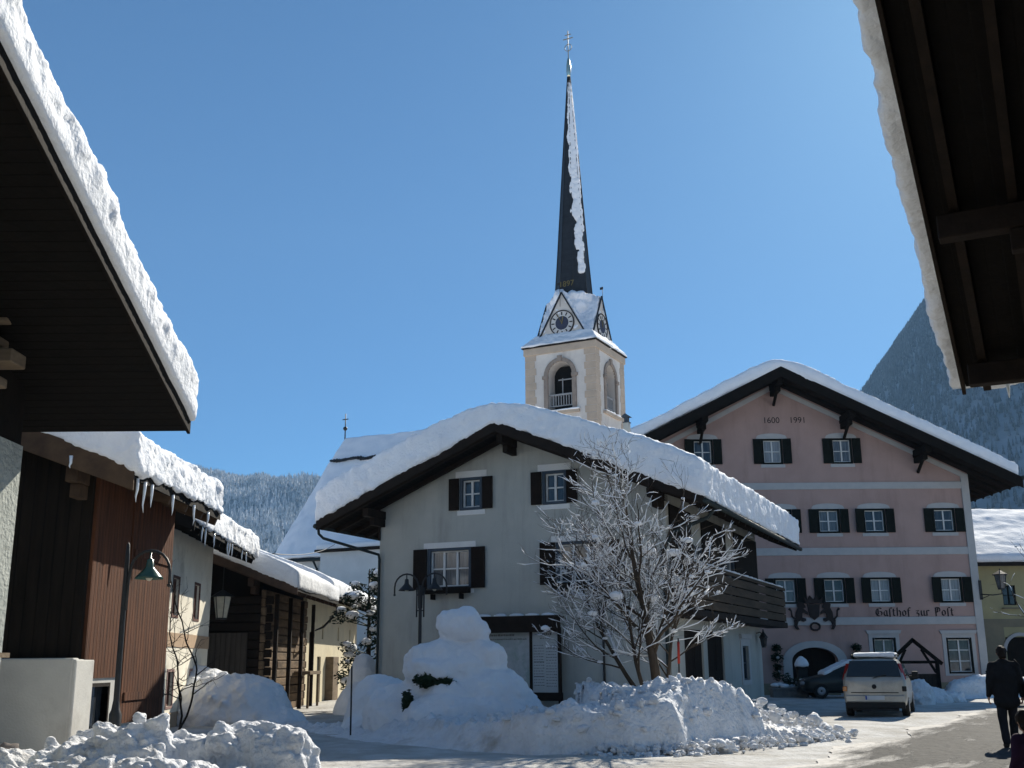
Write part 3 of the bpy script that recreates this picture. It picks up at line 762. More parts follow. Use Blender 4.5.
# coat of arms: shield under a crown between two rampant beasts, post horn below
E = Matrix.Translation((.85, -.075, 3.54)) @ Matrix.Scale(1.0, 4)
def plate(pts, y0, y1, T): 
    m_ = MB(T); m_.prism(pts, y0, y1); return m_
mb = MB(E)
mb.prism([(-.30, .62), (-.22, .05), (0, -.12), (.22, .05), (.30, .62)], -.05, .04)
mb.prism([(-.38, .64), (.38, .64), (.46, .95), (.28, .80), (.16, 1.02), (0, .84), (-.16, 1.02), (-.28, .80), (-.46, .95)], -.06, .05)
arms = mb.build('coat_of_arms', PAINT_DARK, H.e, bevel=.01)
for sg in (-1, 1):
    mb = MB(E @ Matrix.Diagonal((sg, 1, 1, 1)))
    body = [(.40, .55), (.52, .70), (.70, .72), (.80, .60), (.76, .45), (.86, .25), (.88, .0), (.98, -.12), (.96, -.40), (.86, -.56), (.74, -.55), (.84, -.38), (.78, -.2), (.66, -.12), (.52, -.2), (.40, -.14), (.42, -.04), (.58, 0), (.56, .2), (.44, .22), (.30, .12), (.30, .24), (.44, .36), (.5, .42), (.38, .46)]
    mb.prism(body, -.055, .03)
    mb.tube([(.90, -.05, -.1), (1.06, -.05, .06), (1.08, -.05, .3), (1.18, -.05, .42)], [.05, .045, .04, .07], 6)
    mb.build('heraldic_beast', PAINT_DARK, arms)
mb = MB(E); mb.tube([(.22 * math.cos(a / 10 * 6.283), -.04, -.42 + .17 * math.sin(a / 10 * 6.283)) for a in range(11)], .05, 6)
mb.build('post_horn', PAINT_DARK, arms)
PINK = H

# ------------------------------------------------------------------ yellow house beyond
H = House('yellow_house', 'yellow house with wide snowy roof behind the right corner of the pink inn', 'house', (31.5, 63, 0), 0)
H.window(fT(-3.6, 5.05), .75, 1.1, nv=1, nh=1, frame=SHUTTER_G)
H.window(fT(1.5, 5.05), .75, 1.1, nv=1, nh=1, frame=SHUTTER_G)
H.cut.append((fT(-3.3, 1.3), 1.6, 2.9, .4))
mb = MB(); mb.box(-8.5, 8.5, 0, 12, -.3, 7.0)
me = carve(mb.mesh('wall'), H.cut); link('wall', me, PLASTER_YELLOW, H.e)
mb = MB(); mb.box(-8.52, -4.15, -.05, .02, -.3, 3.75); mb.box(-2.45, 8.52, -.05, .02, -.3, 3.75); mb.box(-4.15, -2.45, -.05, .02, 3.3, 3.75); mb.build('base_storey', PLASTER_OLIVE, H.e)
o = arch_pts(1.0, 2.0, 1.0); i_ = arch_pts(.82, 2.0, .82)
mb = MB()
for a in range(len(o) - 1):
    mb.prism([(-3.3 + i_[a][0], i_[a][1]), (-3.3 + o[a][0], o[a][1]), (-3.3 + o[a+1][0], o[a+1][1]), (-3.3 + i_[a+1][0], i_[a+1][1])], -.09, .0)
mb.build('arch_surround', TRIM_PALE, H.e)
mb = MB(); mb.box(-4.1, -2.5, .15, .2, 0, 2.75); dd = mb.build('arch_door', SHUTTER, H.e)
mb = MB(); mb.box(-4.1, -3.1, -.25, -.02, 4.3, 4.36); mb.build('window_ledge', PLASTER_OLIVE, H.e)
mb = MB(); mb.T = Matrix.Rotation(R(90), 4, 'Z') @ Matrix.Identity(4)
pr = [(-1.0, 6.60), (-1.0, 6.80), (6, 10.2), (13, 6.80), (13, 6.60), (6, 10.0)]
mb = MB(Matrix.Rotation(R(90), 4, 'Z') @ Matrix.Scale(-1, 4, (0, 1, 0)))
mb.prism(pr, -9.3, 9.3); H.r = mb.build('roof', WOOD_DARK, H.e)
mb = MB(Matrix.Rotation(R(90), 4, 'Z') @ Matrix.Scale(-1, 4, (0, 1, 0)))
mb.prism([(-1.0, 6.76), (6, 10.15), (13, 6.76), (13, 7.2), (6, 10.75), (-1.0, 7.2)], -9.3, 9.3)
link('roof_snow', soft(mb, .18, 4, [(.12, .4, 0), (.05, 1.6, 0)]), SNOW, H.e)

# ------------------------------------------------------------------ church
CH_A = -27
def pgon(n, r, z, c=(0, 0), a0=0): return [(c[0] + r * math.cos(a0 + 6.28319 * i / n), c[1] + r * math.sin(a0 + 6.28319 * i / n), z) for i in range(n)]
tw = thing('church_tower', 'church tower with clock gables and tall needle spire', 'church tower', (7.375, 93.75, -.62), CH_A); tw.scale = (1.25, 1.25, 1.25)
W = 5.5                                              # front right corner at local (0,0); body x -W..0, y 0..W
cx, cy = -W / 2, W / 2
me_b = MB(); me_b.box(-W, 0, 0, W, -.3, 24.0)
def arch_cut(T, w, z0, spring, rise, depth):
    m_ = MB(T); m_.prism([(-w/2, z0), (w/2, z0)] + [(w/2 * math.cos(math.pi * i / 12), spring + rise * math.sin(math.pi * i / 12)) for i in range(13)], -.4, depth); return m_
faces = [Matrix.Translation((cx, 0, 0)), Matrix.Translation((0, cy, 0)) @ Matrix.Rotation(R(90), 4, 'Z'),
         Matrix.Translation((cx, W, 0)) @ Matrix.Rotation(R(180), 4, 'Z'), Matrix.Translation((-W, cy, 0)) @ Matrix.Rotation(R(-90), 4, 'Z')]
wall_me = me_b.mesh('wall')
cm = MB()
for T in faces:
    c = arch_cut(T, 1.90, 19.2, 21.75, .95, 1.3); cm.add(c.V, c.F)
cmm = cm.mesh('cut'); bm = bmesh.new(); bm.from_mesh(cmm); bmesh.ops.recalc_face_normals(bm, faces=bm.faces); bm.to_mesh(cmm); bm.free()
co = bpy.data.objects.new('cut', cmm); COL.objects.link(co)
wall_me = evaluated(wall_me, [('BOOLEAN', dict(operation='DIFFERENCE', object=co, solver='EXACT'))]); bpy.data.objects.remove(co)
twall = link('wall', wall_me, TOWER_PL, tw)
# quoins
for (qx, qy) in ((0, 0), (-W, 0), (0, W), (-W, W)):
    mb = MB(); z = 0.2; k = 0
    while z < 23.4:
        a, b_ = (.86, .74) if k % 2 else (.74, .86)
        sx = -1 if qx == 0 else 1; sy = 1 if qy == 0 else -1
        e = .035
        mb.box(min(qx - sx * e, qx + sx * a), max(qx - sx * e, qx + sx * a), min(qy - sy * e, qy + sy * b_), max(qy - sy * e, qy + sy * b_), z, z + .50)
        z += .53; k += 1
    mb.build('quoins', QUOIN, twall, bevel=.02)
mb = MB(); mb.box(-W - .12, .12, -.12, W + .12, 23.42, 23.95); mb.build('frieze', QUOIN, tw, bevel=.03)
mb = MB(); mb.box(-W - .24, .24, -.24, W + .24, 23.955, 24.05); mb.build('cornice', WOOD_DARK, tw, bevel=.03)
for T in faces:
    mb = MB(T); o_ = [(1.27 * math.cos(math.pi * i / 14), 21.7 + 1.30 * math.sin(math.pi * i / 14)) for i in range(15)]; n_ = [(.945 * math.cos(math.pi * i / 14), 21.75 + .95 * math.sin(math.pi * i / 14)) for i in range(15)]
    for a in range(14): mb.prism([n_[a], o_[a], o_[a+1], n_[a+1]], -.10, .06)
    mb.box(-1.27, -.945, -.10, .06, 19.1, 21.70); mb.box(.945, 1.27, -.10, .06, 19.1, 21.70)
    mb.box(-1.38, -.92, -.16, .05, 21.5, 21.75); mb.box(.92, 1.38, -.16, .05, 21.5, 21.75); mb.box(-.16, .16, -.17, .05, 22.7, 23.15)
    bo = mb.build('belfry_opening', mat('arch_stone', (.30, .25, .21), (.22, .18, .15), 2, .9, .4, 20), tw, bevel=.02)
    mb = MB(T); mb.box(-.93, .93, 1.1, 1.2, 19.25, 22.6); mb.build('dark_louvre', WOOD_BLACK, bo)
    mb = MB(T); mb.box(-.93, .93, .15, .25, 20.25, 20.37); mb.box(-.93, .93, .15, .25, 19.45, 19.52)
    for i in range(9): mb.box(-.88 + i * .205, -.82 + i * .205, .17, .23, 19.52, 20.25)
    mb.box(-.10, -.03, .55, .62, 20.37, 21.6); mb.box(-.4, .85, .55, .62, 21.45, 21.53)
    mb.build('railing', mat('grey_rail', (.33, .33, .33), None, 6, .7), bo)
    mb = MB(T); mb.box(-1.5, 1.5, -.22, .05, 18.86, 19.06); mb.build('sill', QUOIN, bo)
    mb = MB(T); mb.box(-1.4, 1.5, -.25, -.0, 19.06, 19.16)
    link('sill_snow', soft(mb, .06, 3, [(.06, 2.5, 0)]), SNOW, bo)
# four clock gables, cross roof
GI, GW, GZ0, GZ1 = .55, 1.95, 24.5, 28.0
for T in faces:
    mb = MB(T); mb.prism([(-GW, 24.05), (GW, 24.05), (GW, GZ0), (0, GZ1), (-GW, GZ0)], GI, GI + 1.2)
    g = mb.build('clock_gable', TOWER_PL, tw)
    mb = MB(T)
    for sg in (-1, 1): mb.beam((sg * (GW + .18), GI - .06, GZ0 - .24), (0, GI - .06, GZ1 + .10), .10, .09, (0, 1, 0))
    mb.build('gable_edge', SLATE, g)
    C0 = T @ Matrix.Translation((0, GI, 25.75))
    def disc(r, y0, y1, n=32, r2=None):
        m_ = MB(C0)
        if r2 is None: m_.prism([(r * math.cos(6.28319 * i / n), r * math.sin(6.28319 * i / n)) for i in range(n)], y0, y1)
        else:
            for i in range(n):
                a, b_ = 6.28319 * i / n, 6.28319 * (i + 1) / n
                m_.prism([(r2 * math.cos(a), r2 * math.sin(a)), (r * math.cos(a), r * math.sin(a)), (r * math.cos(b_), r * math.sin(b_)), (r2 * math.cos(b_), r2 * math.sin(b_))], y0, y1)
        return m_
    ck = disc(.92, -.05, .02).build('clock', CLOCK_WHITE, tw)
    disc(.98, -.09, .0, 32, .90).build('rim', PAINT_DARK, ck)
    disc(.52, -.065, -.052).build('centre', CLOCK_BLUE, ck)
    m_ = MB(C0)
    for i in range(12):
        a = 6.28319 * i / 12
        m_.beam((.60 * math.cos(a), -.06, .60 * math.sin(a)), (.84 * math.cos(a), -.06, .84 * math.sin(a)), .09, .015, (0, 1, 0))
    m_.build('numerals', PAINT_DARK, ck)
    m_ = MB(C0); m_.beam((0, -.085, -.08), (.10, -.085, .50), .07, .02, (0, 1, 0)); m_.beam((0, -.10, 0), (-.34, -.10, .66), .05, .012, (0, 1, 0)); m_.build('hands', GOLD_DULL, ck)
# snowy skirt + cross roof snow
mb = MB()
mb.add([(-W - .34, -.34, 24.02), (.34, -.34, 24.02), (.34, W + .34, 24.02), (-W - .34, W + .34, 24.02), (-W + .5, .5, 25.05), (-.5, .5, 25.05), (-.5, W - .5, 25.05), (-W + .5, W - .5, 25.05)],
       [(3, 2, 1, 0), (4, 5, 6, 7), (0, 1, 5, 4), (1, 2, 6, 5), (2, 3, 7, 6), (3, 0, 4, 7)])
link('skirt_snow', soft(mb, .10, 3, [(.10, 1.2, 0), (.05, 4, 0)]), SNOW, tw)
mb = MB()
for rot in (0, 90):
    T = Matrix.Translation((cx, cy, 0)) @ Matrix.Rotation(R(rot), 4, 'Z'); L = W / 2 - GI - .04
    mb.T = T; mb.prism([(-GW - .05, 24.3), (GW + .05, 24.3), (GW + .12, GZ0), (.18, GZ1 + .22), (-.18, GZ1 + .22), (-GW - .12, GZ0)], -L, L)
mb.T = None
for i in range(16):
    a = i / 16 * 6.283; q_ = U(.36, .52); mb.blob((cx + 1.42 * math.cos(a), cy + 1.42 * math.sin(a), 27.95 + U(-.12, .22)), (q_, q_, q_ * U(.8, 1.2)), 2)
mb.blob((cx, cy, 27.3), (1.75, 1.75, .95), 3)
link('gable_snow', soft(mb, .09, 2, [(.14, 1.3, 0), (.09, 4, 1)]), mat('steep_roof_snow', (.80, .82, .86), (.66, .69, .74), 1.4, .7, .6, 9, c3=(.30, .32, .35), s3=1.2, lo3=.66, hi3=.76), tw)
# spire
mb = MB(); prof = [(1.55, 27.2), (1.40, 28.4), (1.20, 31.0), (.90, 35.4), (.60, 39.8), (.30, 44.0), (.10, 46.8)]
V = []; F = []
for r, z in prof: V += pgon(8, r, z, (cx, cy), R(22.5))
for i in range(len(prof) - 1):
    for k in range(8): F.append((i*8+k, i*8+(k+1) % 8, (i+1)*8+(k+1) % 8, (i+1)*8+k))
F.append(tuple(range((len(prof)-1)*8, len(prof)*8)))
mb.add(V, F); sp = mb.build('spire', SLATE, tw)
mb = MB()
for k in range(8):
    a = R(22.5) + k * math.pi / 4
    mb.tube([(cx + (r + .012) * math.cos(a), cy + (r + .012) * math.sin(a), z) for r, z in prof[1:]], .035, 5)
mb.build('ridge_roll', SLATE, sp)
# snow stuck to the two spire sides turned to the right
def spire_r(z): return interp([(z_, r_) for r_, z_ in prof], z)
mb = MB(); rg = random.Random(4)
for i in range(170):
    z = 30.0 + 16.2 * (i / 169); t = i / 169
    r = spire_r(z) * .955
    lo_ = interp([(0, -42), (.25, -52), (.45, -66), (.75, -84), (1, -100)], t); hi_ = interp([(0, -34), (.10, -22), (.3, -14), (.6, 2), (1, 20)], t)
    lo_ += 20 * noise.noise(Vector((z * 1.1, 3, 0))); hi_ += 20 * noise.noise(Vector((z * .9, 8, 0)))
    k = max(2, int((hi_ - lo_) / 9))
    for q in range(k + 1):
        if rg.random() < .12: continue
        am = R(lo_ + (hi_ - lo_) * q / k)
        s_ = (.045 + .08 * r) * rg.uniform(.6, 1.2)
        mb.blob((cx + r * math.cos(am), cy + r * math.sin(am), z), (s_, s_, s_ * 1.6), 1)
link('spire_snow', soft(mb, .05, 1, [(.03, 4, 0)]), SNOW, sp)
text_mesh('1897', .62, .01, Matrix.Translation((cx, cy - 1.30, 29.05)) , 'year_numerals', GOLD_DULL, sp)
mb = MB(Matrix.Translation((cx, cy, 0)))
mb.lathe([(.09, 46.75), (.15, 46.9), (.19, 47.3), (.17, 47.9), (.09, 48.35), (.04, 48.5)], 16); mb.build('finial', GOLD, sp)
mb = MB(Matrix.Translation((cx, cy, 0)))
mb.tube([(0, 0, 48.4), (0, 0, 50.9)], .03, 6); mb.beam((-.42, 0, 50.2), (.42, 0, 50.2), .05, .05); mb.beam((-.26, 0, 50.55), (.26, 0, 50.55), .045, .045)
mb.tube([(.3 * math.cos(a / 12 * 6.283), 0, 49.4 + .3 * math.sin(a / 12 * 6.283)) for a in range(13)], .025, 6); mb.build('cross', GOLD_DULL, sp)
for (px_, py_) in ((cx - .1, .45), (-.45, cy + .1)):
    mb = MB(); mb.tube([(px_, py_, 27.0), (px_, py_, 28.9)], .02, 5); mb.box(px_ - .2, px_ + .05, py_ - .01, py_ + .01, 28.65, 28.85); mb.build('weather_vane', IRON, tw)

# nave with rounded choir, long axis along the tower's front
nv = thing('church_nave', 'steep snow covered church roof with white rounded choir behind the grey house', 'church', (-12.1, 78, 0), CH_A)
hw, zE, zR, LN = 4.3, 8.3, 17.0, 11.0
def choir(r, z, n=12): return [(r * math.cos(math.pi / 2 + math.pi * i / n), r * math.sin(math.pi / 2 + math.pi * i / n), z) for i in range(n + 1)]
foot = choir(hw, 0)
mb = MB(); mb.prism_z([(x, y) for x, y, _ in foot] + [(LN, -hw), (LN, hw)], -.3, zE + .1)
mb.build('wall', mat('church_white', (.66, .66, .65), (.58, .58, .57), .8, .9, .3, 20), nv)
def nave_shell(off, zo, r_e):
    V = []; F = []
    base = choir(r_e, zE + zo); n = len(base)
    V = base + [(LN, -r_e, zE + zo), (LN, r_e, zE + zo), (0, 0, zR + off), (LN, 0, zR + off)]
    A = n + 2; B = n + 3
    for i in range(n - 1): F.append((i, i + 1, A))
    F += [(n - 1, n, B, A), (n, n + 1, B), (n + 1, 0, A, B)]
    F.append(tuple(range(n + 1, -1, -1)))
    return V, F
mb = MB(); mb.add(*nave_shell(0, 0, hw + .45)); nr = mb.build('roof', SLATE, nv)
mb = MB(); mb.add(*nave_shell(.42, .12, hw + .62))
ns_ = soft(mb, .14, 3, [(.10, .4, 0), (.05, 1.5, 0)])
link('roof_snow', ns_, mat('sliding_snow', (.82, .84, .88), (.74, .77, .82), .9, .65, .5, 6, spec=.2), nv)
mb = MB(); 
crest = []
for i in range(40):
    x = -.2 + 8.0 * i / 39
    mb.blob((x, -1.22 + .12 * noise.noise(Vector((x * 1.4, 0, 0))), 15.55 + .15 * noise.noise(Vector((x * .9, 2, 0)))), (.16, .16, .10 + .10 * (noise.noise(Vector((x * 2, 5, 0))) + .3)), 1)
mb.build('bare_roof_strip', SLATE, nr)
mb = MB(); mb.tube([(x, y, zE - .05) for x, y, _ in choir(hw + .55, 0)] + [(LN, -hw - .55, zE - .05)], .09, 8); mb.build('gutter', PIPE, nv)
mb = MB(); mb.tube([(1.2, -hw - .5, zE - .1), (1.2, -hw - .08, zE - .6), (1.2, -hw - .08, 0)], .07, 8); mb.build('rain_pipe', PIPE, nv)
mb = MB(); mb.tube([(0, 0, 17.1), (0, 0, 19.2)], [.05, .03], 6); mb.blob((0, 0, 18.1), .16, 2); mb.box(-.25, .25, -.015, .015, 18.75, 18.82); mb.build('finial', IRON, nv)
# low sacristy roof in front of the nave
sc = thing('sacristy', 'low white church annex with snowed roof left of the grey house', 'annex', (-10.3, 70.8, 0), CH_A)
mb = MB(); mb.box(-1.0, 7, -2.0, 1.2, -.3, 8.35); mb.build('wall', MATS['church_white'], sc)
mb = MB(); mb.box(-1.25, 7.2, -2.3, 1.3, 8.36, 8.52); mb.build('roof', WOOD_DARK, sc)
mb = MB(); mb.box(-1.2, 7.2, -2.25, 1.3, 8.5, 8.9); link('roof_snow', soft(mb, .1, 4, [(.06, 1, 0)]), SNOW, sc)

# ------------------------------------------------------------------ row of houses on the left
ROWK = dict(deck=DECK_Y)
XW = -6.9
# barn with brown boards
H = House('barn', 'dark timber barn on white plinth with brown boarded street side', 'barn', (XW - 4.0, 18.0, 0), 0)
H.cut.append((sT(4.0, .95, .86), .80, .80, .3))
mb = MB(); mb.box(-4, 4.0, 0, 4.3, -.3, 1.45)
link('plinth', carve(mb.mesh('plinth'), H.cut), PLINTH_WHITE, H.e); H.cut = []
mb = MB(); mb.box(-4, 4.0, -.24, -.002, -.3, 1.72); mb.box(3.86, 4.04, -.235, .55, -.25, 1.70); mb.build('plinth_front', PLINTH_WHITE, H.e, bevel=.03)
mb = MB(); mb.prism([(-3.97, 1.4), (3.97, 1.4), (3.97, 4.84), (0, 6.31), (-3.97, 4.84)], .03, 4.25); mb.build('timber_gable', mat('shade_black_boards', (.020, .015, .011), (.011, .009, .007), 3, .85, .6, 12, stretch=(3, 3, .3), wave=('X', 5, .7)), H.e)  # front boards near black: deep shade put into their colour
mb = MB(); mb.box(3.972, 4.03, .12, 1.85, 1.40, 4.82); mb.build('board_wall', WOOD_BROWN, H.e)
mb = MB(); mb.box(3.972, 4.05, 1.88, 4.27, .62, 4.82); bd = mb.build('barn_door', WOOD_BROWN, H.e)
for zb_ in (1.0, 3.5):
    mb = MB(); mb.box(4.052, 4.08, 1.98, 4.2, zb_, zb_ + .14); mb.build('door_batten', WOOD_BROWN, bd)
mb = MB(sT(4.0, .95, .86)); mb.box(-.40, .40, .1, .13, -.4, .4); wn_ = mb.build('window', GLASS, H.e)
mb = MB(sT(4.0, .95, .86)); mb.box(-.46, -.40, -.02, .1, -.44, .46); mb.box(.40, .46, -.02, .1, -.44, .46); mb.box(-.40, .40, -.02, .1, .40, .46); mb.box(-.40, .40, -.02, .1, -.44, -.4); mb.build('frame', WOOD_DARK, wn_)
mb = MB(sT(4.0, .95, .86)); mb.box(-.36, .36, -.26, -.03, -.44, -.24); fb = mb.build('flower_box', WOOD_DARK, wn_)
H.roof(-5.2, 4.88, 6.28, .37, -.75, 4.6, th=.18, purlins=(0, 3.8), barge_h=.40, rafters=.9, board=mat('barge_brown', (.10, .066, .042), (.06, .04, .028), 3, .8, .4, 12))
H.snow(.62, .055, 9, [(.10, .5, 0), (.07, 2.4, 0), (.045, 6.5, 1), (.02, 14, 0)], over=.08, rnd_=.5, front=.08, back=.0, edge=.12, keep=lambda p: .45 if (p.y < -.6 and p.x < 4.6) else 1.0)
H.icicles([(4.89, -.55, 4.42, .30), (4.90, -.2, 4.42, .42), (4.90, .15, 4.43, .30), (4.90, 1.3, 4.43, .28), (4.90, 2.6, 4.43, .30), (4.90, 3.6, 4.43, .2), (2.2, -.82, 5.36, .26), (2.35, -.82, 5.30, .2), (3.9, -.82, 4.75, .12)])
pipe(H.e, 'loose_cable', [(1.9, -.3, 4.9), (2.3, -.33, 4.6), (2.7, -.33, 4.42)], .02, IRON)
BARN = H
# white house
H = House('white_house', 'white plastered house with tan band joined to the brown barn', 'house', (-8.85 - 3.99, 28.02, 0), 4)
W1 = dict(nv=0, nh=0, frame=mat('plum_frame', (.14, .075, .06), None, 5, .7), surround=None)
for y in (1.25, 3.9):
    for z, h in ((1.0, .86), (3.35, .95)):
        wn_ = H.window(sT(4.0, y, z), .66, h, **W1)
        mb = MB(sT(4.0, y, z)); c = .07; w, hh = .66, h
        mb.box(-w/2-c, -w/2, -.015, .02, -hh/2-c, hh/2+c); mb.box(w/2, w/2+c, -.015, .02, -hh/2-c, hh/2+c); mb.box(-w/2, w/2, -.015, .02, hh/2, hh/2+c); mb.box(-w/2, w/2, -.015, .02, -hh/2-c, -hh/2)
        mb.build('painted_surround', MATS['plum_frame'] if z > 2 else mat('mauve_surround', (.30, .20, .18), None, 5, .85), wn_)
H.walls(-4, 4.0, 5.25, 5.25, 6.73, 5.9, PLASTER_WHITE)
mb = MB(); mb.box(4.001, 4.02, -.01, 5.91, 2.06, 2.42); mb.build('tan_band', BAND_TAN, H.e)
mb = MB(); mb.box(4.001, 4.05, -.01, 5.92, -.2, .40); mb.build('base_course', BAND_TAN, H.e)
H.roof(-5.2, 5.1, 6.70, .37, -2.2, 7.0, th=.16, purlins=(), barge_h=.3, rafters=.9, board=WOOD_BLACK)
H.snow(.62, .06, 9, [(.10, .5, 0), (.07, 2.4, 0), (.045, 6.5, 1), (.02, 14, 0)], over=.08, rnd_=.5, front=.05, edge=.12)
H.icicles([(5.1, y_, 4.83, L_) for y_, L_ in ((-1.2, .3), (-.8, .4), (.3, .3), (2.2, .35), (2.5, .4), (2.9, .3), (4.6, .25), (5.3, .3))])
WHITE_H = H
# log barn
H = House('log_barn', 'log built barn with porch posts and smooth snowy roof beyond the white house', 'barn', (-8.3 - 3.6, 37.0, 0), 0)
mb = MB(); mb.prism([(-3.6, -.3), (3.6, -.3), (3.6, 4.41), (0, 5.78), (-3.6, 4.41)], 0, 7.2); mb.build('wall', WOOD_BLACK, H.e)
mb = MB()
for i in range(14):
    z = .02 + i * .285
    mb.box(3.60, 3.74 + .02 * (i % 3), -.20, 7.35, z, z + .265)
mb.build('log_courses', LOGS, H.e, bevel=.03)
mb = MB()
for i in range(13):
    z = .10 + i * .285
    mb.box(-3.5, 3.98 - .05 * (i % 2), -.13, .02, z, z + .265)
mb.build('front_logs', WOOD_DARK, H.e, bevel=.03)  # darker than the side logs: the front's shade is put into the colour
mb = MB(); mb.box(1.0, 3.2, -.22, -.16, 0, 2.6); mb.build('plank_gate', mat('gate_planks', (.085, .072, .060), (.05, .042, .036), 3, .85, .5, 12, stretch=(3, 3, .3), wave=('X', 6, .7)), H.e)
for y in (.1, 2.4, 4.6, 6.9):
    mb = MB(); mb.box(4.0, 4.13, y - .065, y + .065, 0, 3.85); mb.build('porch_post', WOOD_DARK, H.e, bevel=.01)
mb = MB(); mb.box(3.8, 4.4, 4.8, 7.1, 1.22, 1.34); mb.box(4.28, 4.36, 4.85, 4.93, 0, 1.215); mb.box(4.28, 4.36, 6.9, 6.98, 0, 1.215); mb.build('porch_shelf', WOOD_GREY, H.e)
H.roof(-5.0, 4.95, 5.75, .38, -1.2, 7.4, th=.14, purlins=(0, 3.4), barge_h=.28, rafters=.9, board=mat('barge_brown2', (.085, .055, .040), (.05, .035, .027), 3, .8, .4, 12))
H.snow(.55, .07, 9, [(.08, .4, 0), (.03, 2, 0)], over=.06, rnd_=.5, front=.06, edge=.14, mtl=SNOW)
pipe(H.e, 'rain_pipe', [(4.95, 7.2, 3.8), (4.9, 7.2, 3.5), (4.4, 7.3, 3.0), (3.9, 7.35, 2.8), (3.9, 7.35, 0)], .045, IRON)
LOGB = H
# cream house
H = House('cream_house', 'cream plastered house with small windows at the end of the left row', 'house', (-8.3 - 4.0, 45.0, 0), 0)
for y, z, w, h in ((1.6, 2.95, .42, .62), (3.9, 2.95, .42, .62), (8.3, 2.95, .42, .62), (12, 2.95, .42, .62), (8.1, 1.1, .55, 1.15), (12, 1.1, .55, 1.15)):
    H.window(sT(4.0, y, z), w, h, nv=0, nh=0, frame=WOOD_GREY)
H.cut.append((sT(4.0, 3.2, .9), .9, 2.0, .2))
H.walls(-4, 4, 4.61, 4.61, 6.13, 14.5, PLASTER_CREAM)
mb = MB(sT(4.0, 3.2, .9)); mb.box(-.45, .45, .08, .13, -1.0, 1.0); d_ = mb.build('door', WOOD_BLACK, H.e)
mb = MB(sT(4.0, 3.2, .9)); mb.tube([(.3, .08, 0), (.3, .02, 0), (.2, .02, 0)], .012, 6); mb.build('handle', IRON, d_)
mb = MB(); mb.box(3.98, 4.35, 4.9, 6.4, -.1, 1.9); mb.build('lean_to', WOOD_GREY, H.e, bevel=.02)
H.roof(-5.2, 5.2, 6.1, .38, -1.3, 15.3, th=.14, purlins=(0,), barge_h=.26, rafters=.9, board=WOOD_DARK)
H.snow(.55, .08, 9, [(.08, .4, 0), (.03, 2, 0), (.02, 7, 1)], over=.06, rnd_=.5, front=.06, edge=.14, mtl=SNOW)

# ------------------------------------------------------------------ near house at the left edge
H = House('rough_house', 'rough rendered house with black timber gable, close at the left edge', 'house', (-6.43, 5.2, 0), 90)
H.walls(-9, 9.0, 4.4, 4.4, 4.402, 8, STONE_ROUGH)
mb = MB(); mb.prism([(-8.97, 4.41), (8.97, 4.41), (8.97, 5.16), (0, 8.03), (-8.97, 5.16)], .02, 7.95); mb.build('timber_gable', WOOD_BLACK, H.e)
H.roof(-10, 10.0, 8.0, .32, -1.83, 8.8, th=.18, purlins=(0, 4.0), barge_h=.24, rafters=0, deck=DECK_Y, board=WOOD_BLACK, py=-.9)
H.snow(.48, .045, 8, [(.06, .6, 0), (.04, 2.0, 0), (.05, 4.0, 2), (.022, 10, 2), (.008, 22, 0)], over=.06, rnd_=.4, front=.14, back=.0, y1=1.2, keep=lambda p: max(.12, min(1, (p.z - (8.18 - .32 * abs(p.x)) - .10) / .2)))
mb = MB()
for z, yy, h in ((5.60, -.40, .13), (5.36, -.27, .10), (5.10, -.50, .17), (4.86, -.30, .12), (4.62, -.22, .15)):
    mb.box(7.35, 7.75, yy, .1, z, z + h)
mb.build('beam_console', WOOD_GREY, H.e, bevel=.02)
mb = MB(); mb.box(8.0, 8.55, -.16, .0, 1.32, 1.70); mb.box(8.0, 8.55, -.1, .0, .1, .25); dc = mb.build('wall_case', ORANGEWOOD, H.e, bevel=.01)
mb = MB(); mb.prism([(7.9, 1.703), (8.65, 1.703), (8.65, 1.76), (7.9, 1.76)], -.26, 0); mb.build('case_roof', WOOD_GREY, dc)
ROUGH = H
# near house at the right edge
H = House('dark_eaves_house', 'near house at the right whose dark raftered eaves carry a snow rim', 'house', (3.89, 5.62, 0), -116)
H.walls(-6.6, 6.6, 5.46, 5.46, 7.70, 7, PLASTER_GREY)
zr = 4.96 + .34 * 8.0
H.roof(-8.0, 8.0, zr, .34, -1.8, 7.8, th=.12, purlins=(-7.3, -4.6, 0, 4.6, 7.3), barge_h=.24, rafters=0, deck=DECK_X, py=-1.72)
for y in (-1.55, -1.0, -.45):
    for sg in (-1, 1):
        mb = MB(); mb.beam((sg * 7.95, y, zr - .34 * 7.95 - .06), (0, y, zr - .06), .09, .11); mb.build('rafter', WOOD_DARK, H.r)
H.snow(.42, .05, 7, [(.05, .7, 0), (.05, 2.0, 0), (.04, 5, 1), (.012, 16, 0)], over=.22, rnd_=.4, front=.24, sag=.02, back=.0, y1=.8)
H.icicles([(-8.12, -1.3 + i * .23 + U(-.06, .06), 4.95, U(.10, .22)) for i in range(8)])
RIGHT_H = H

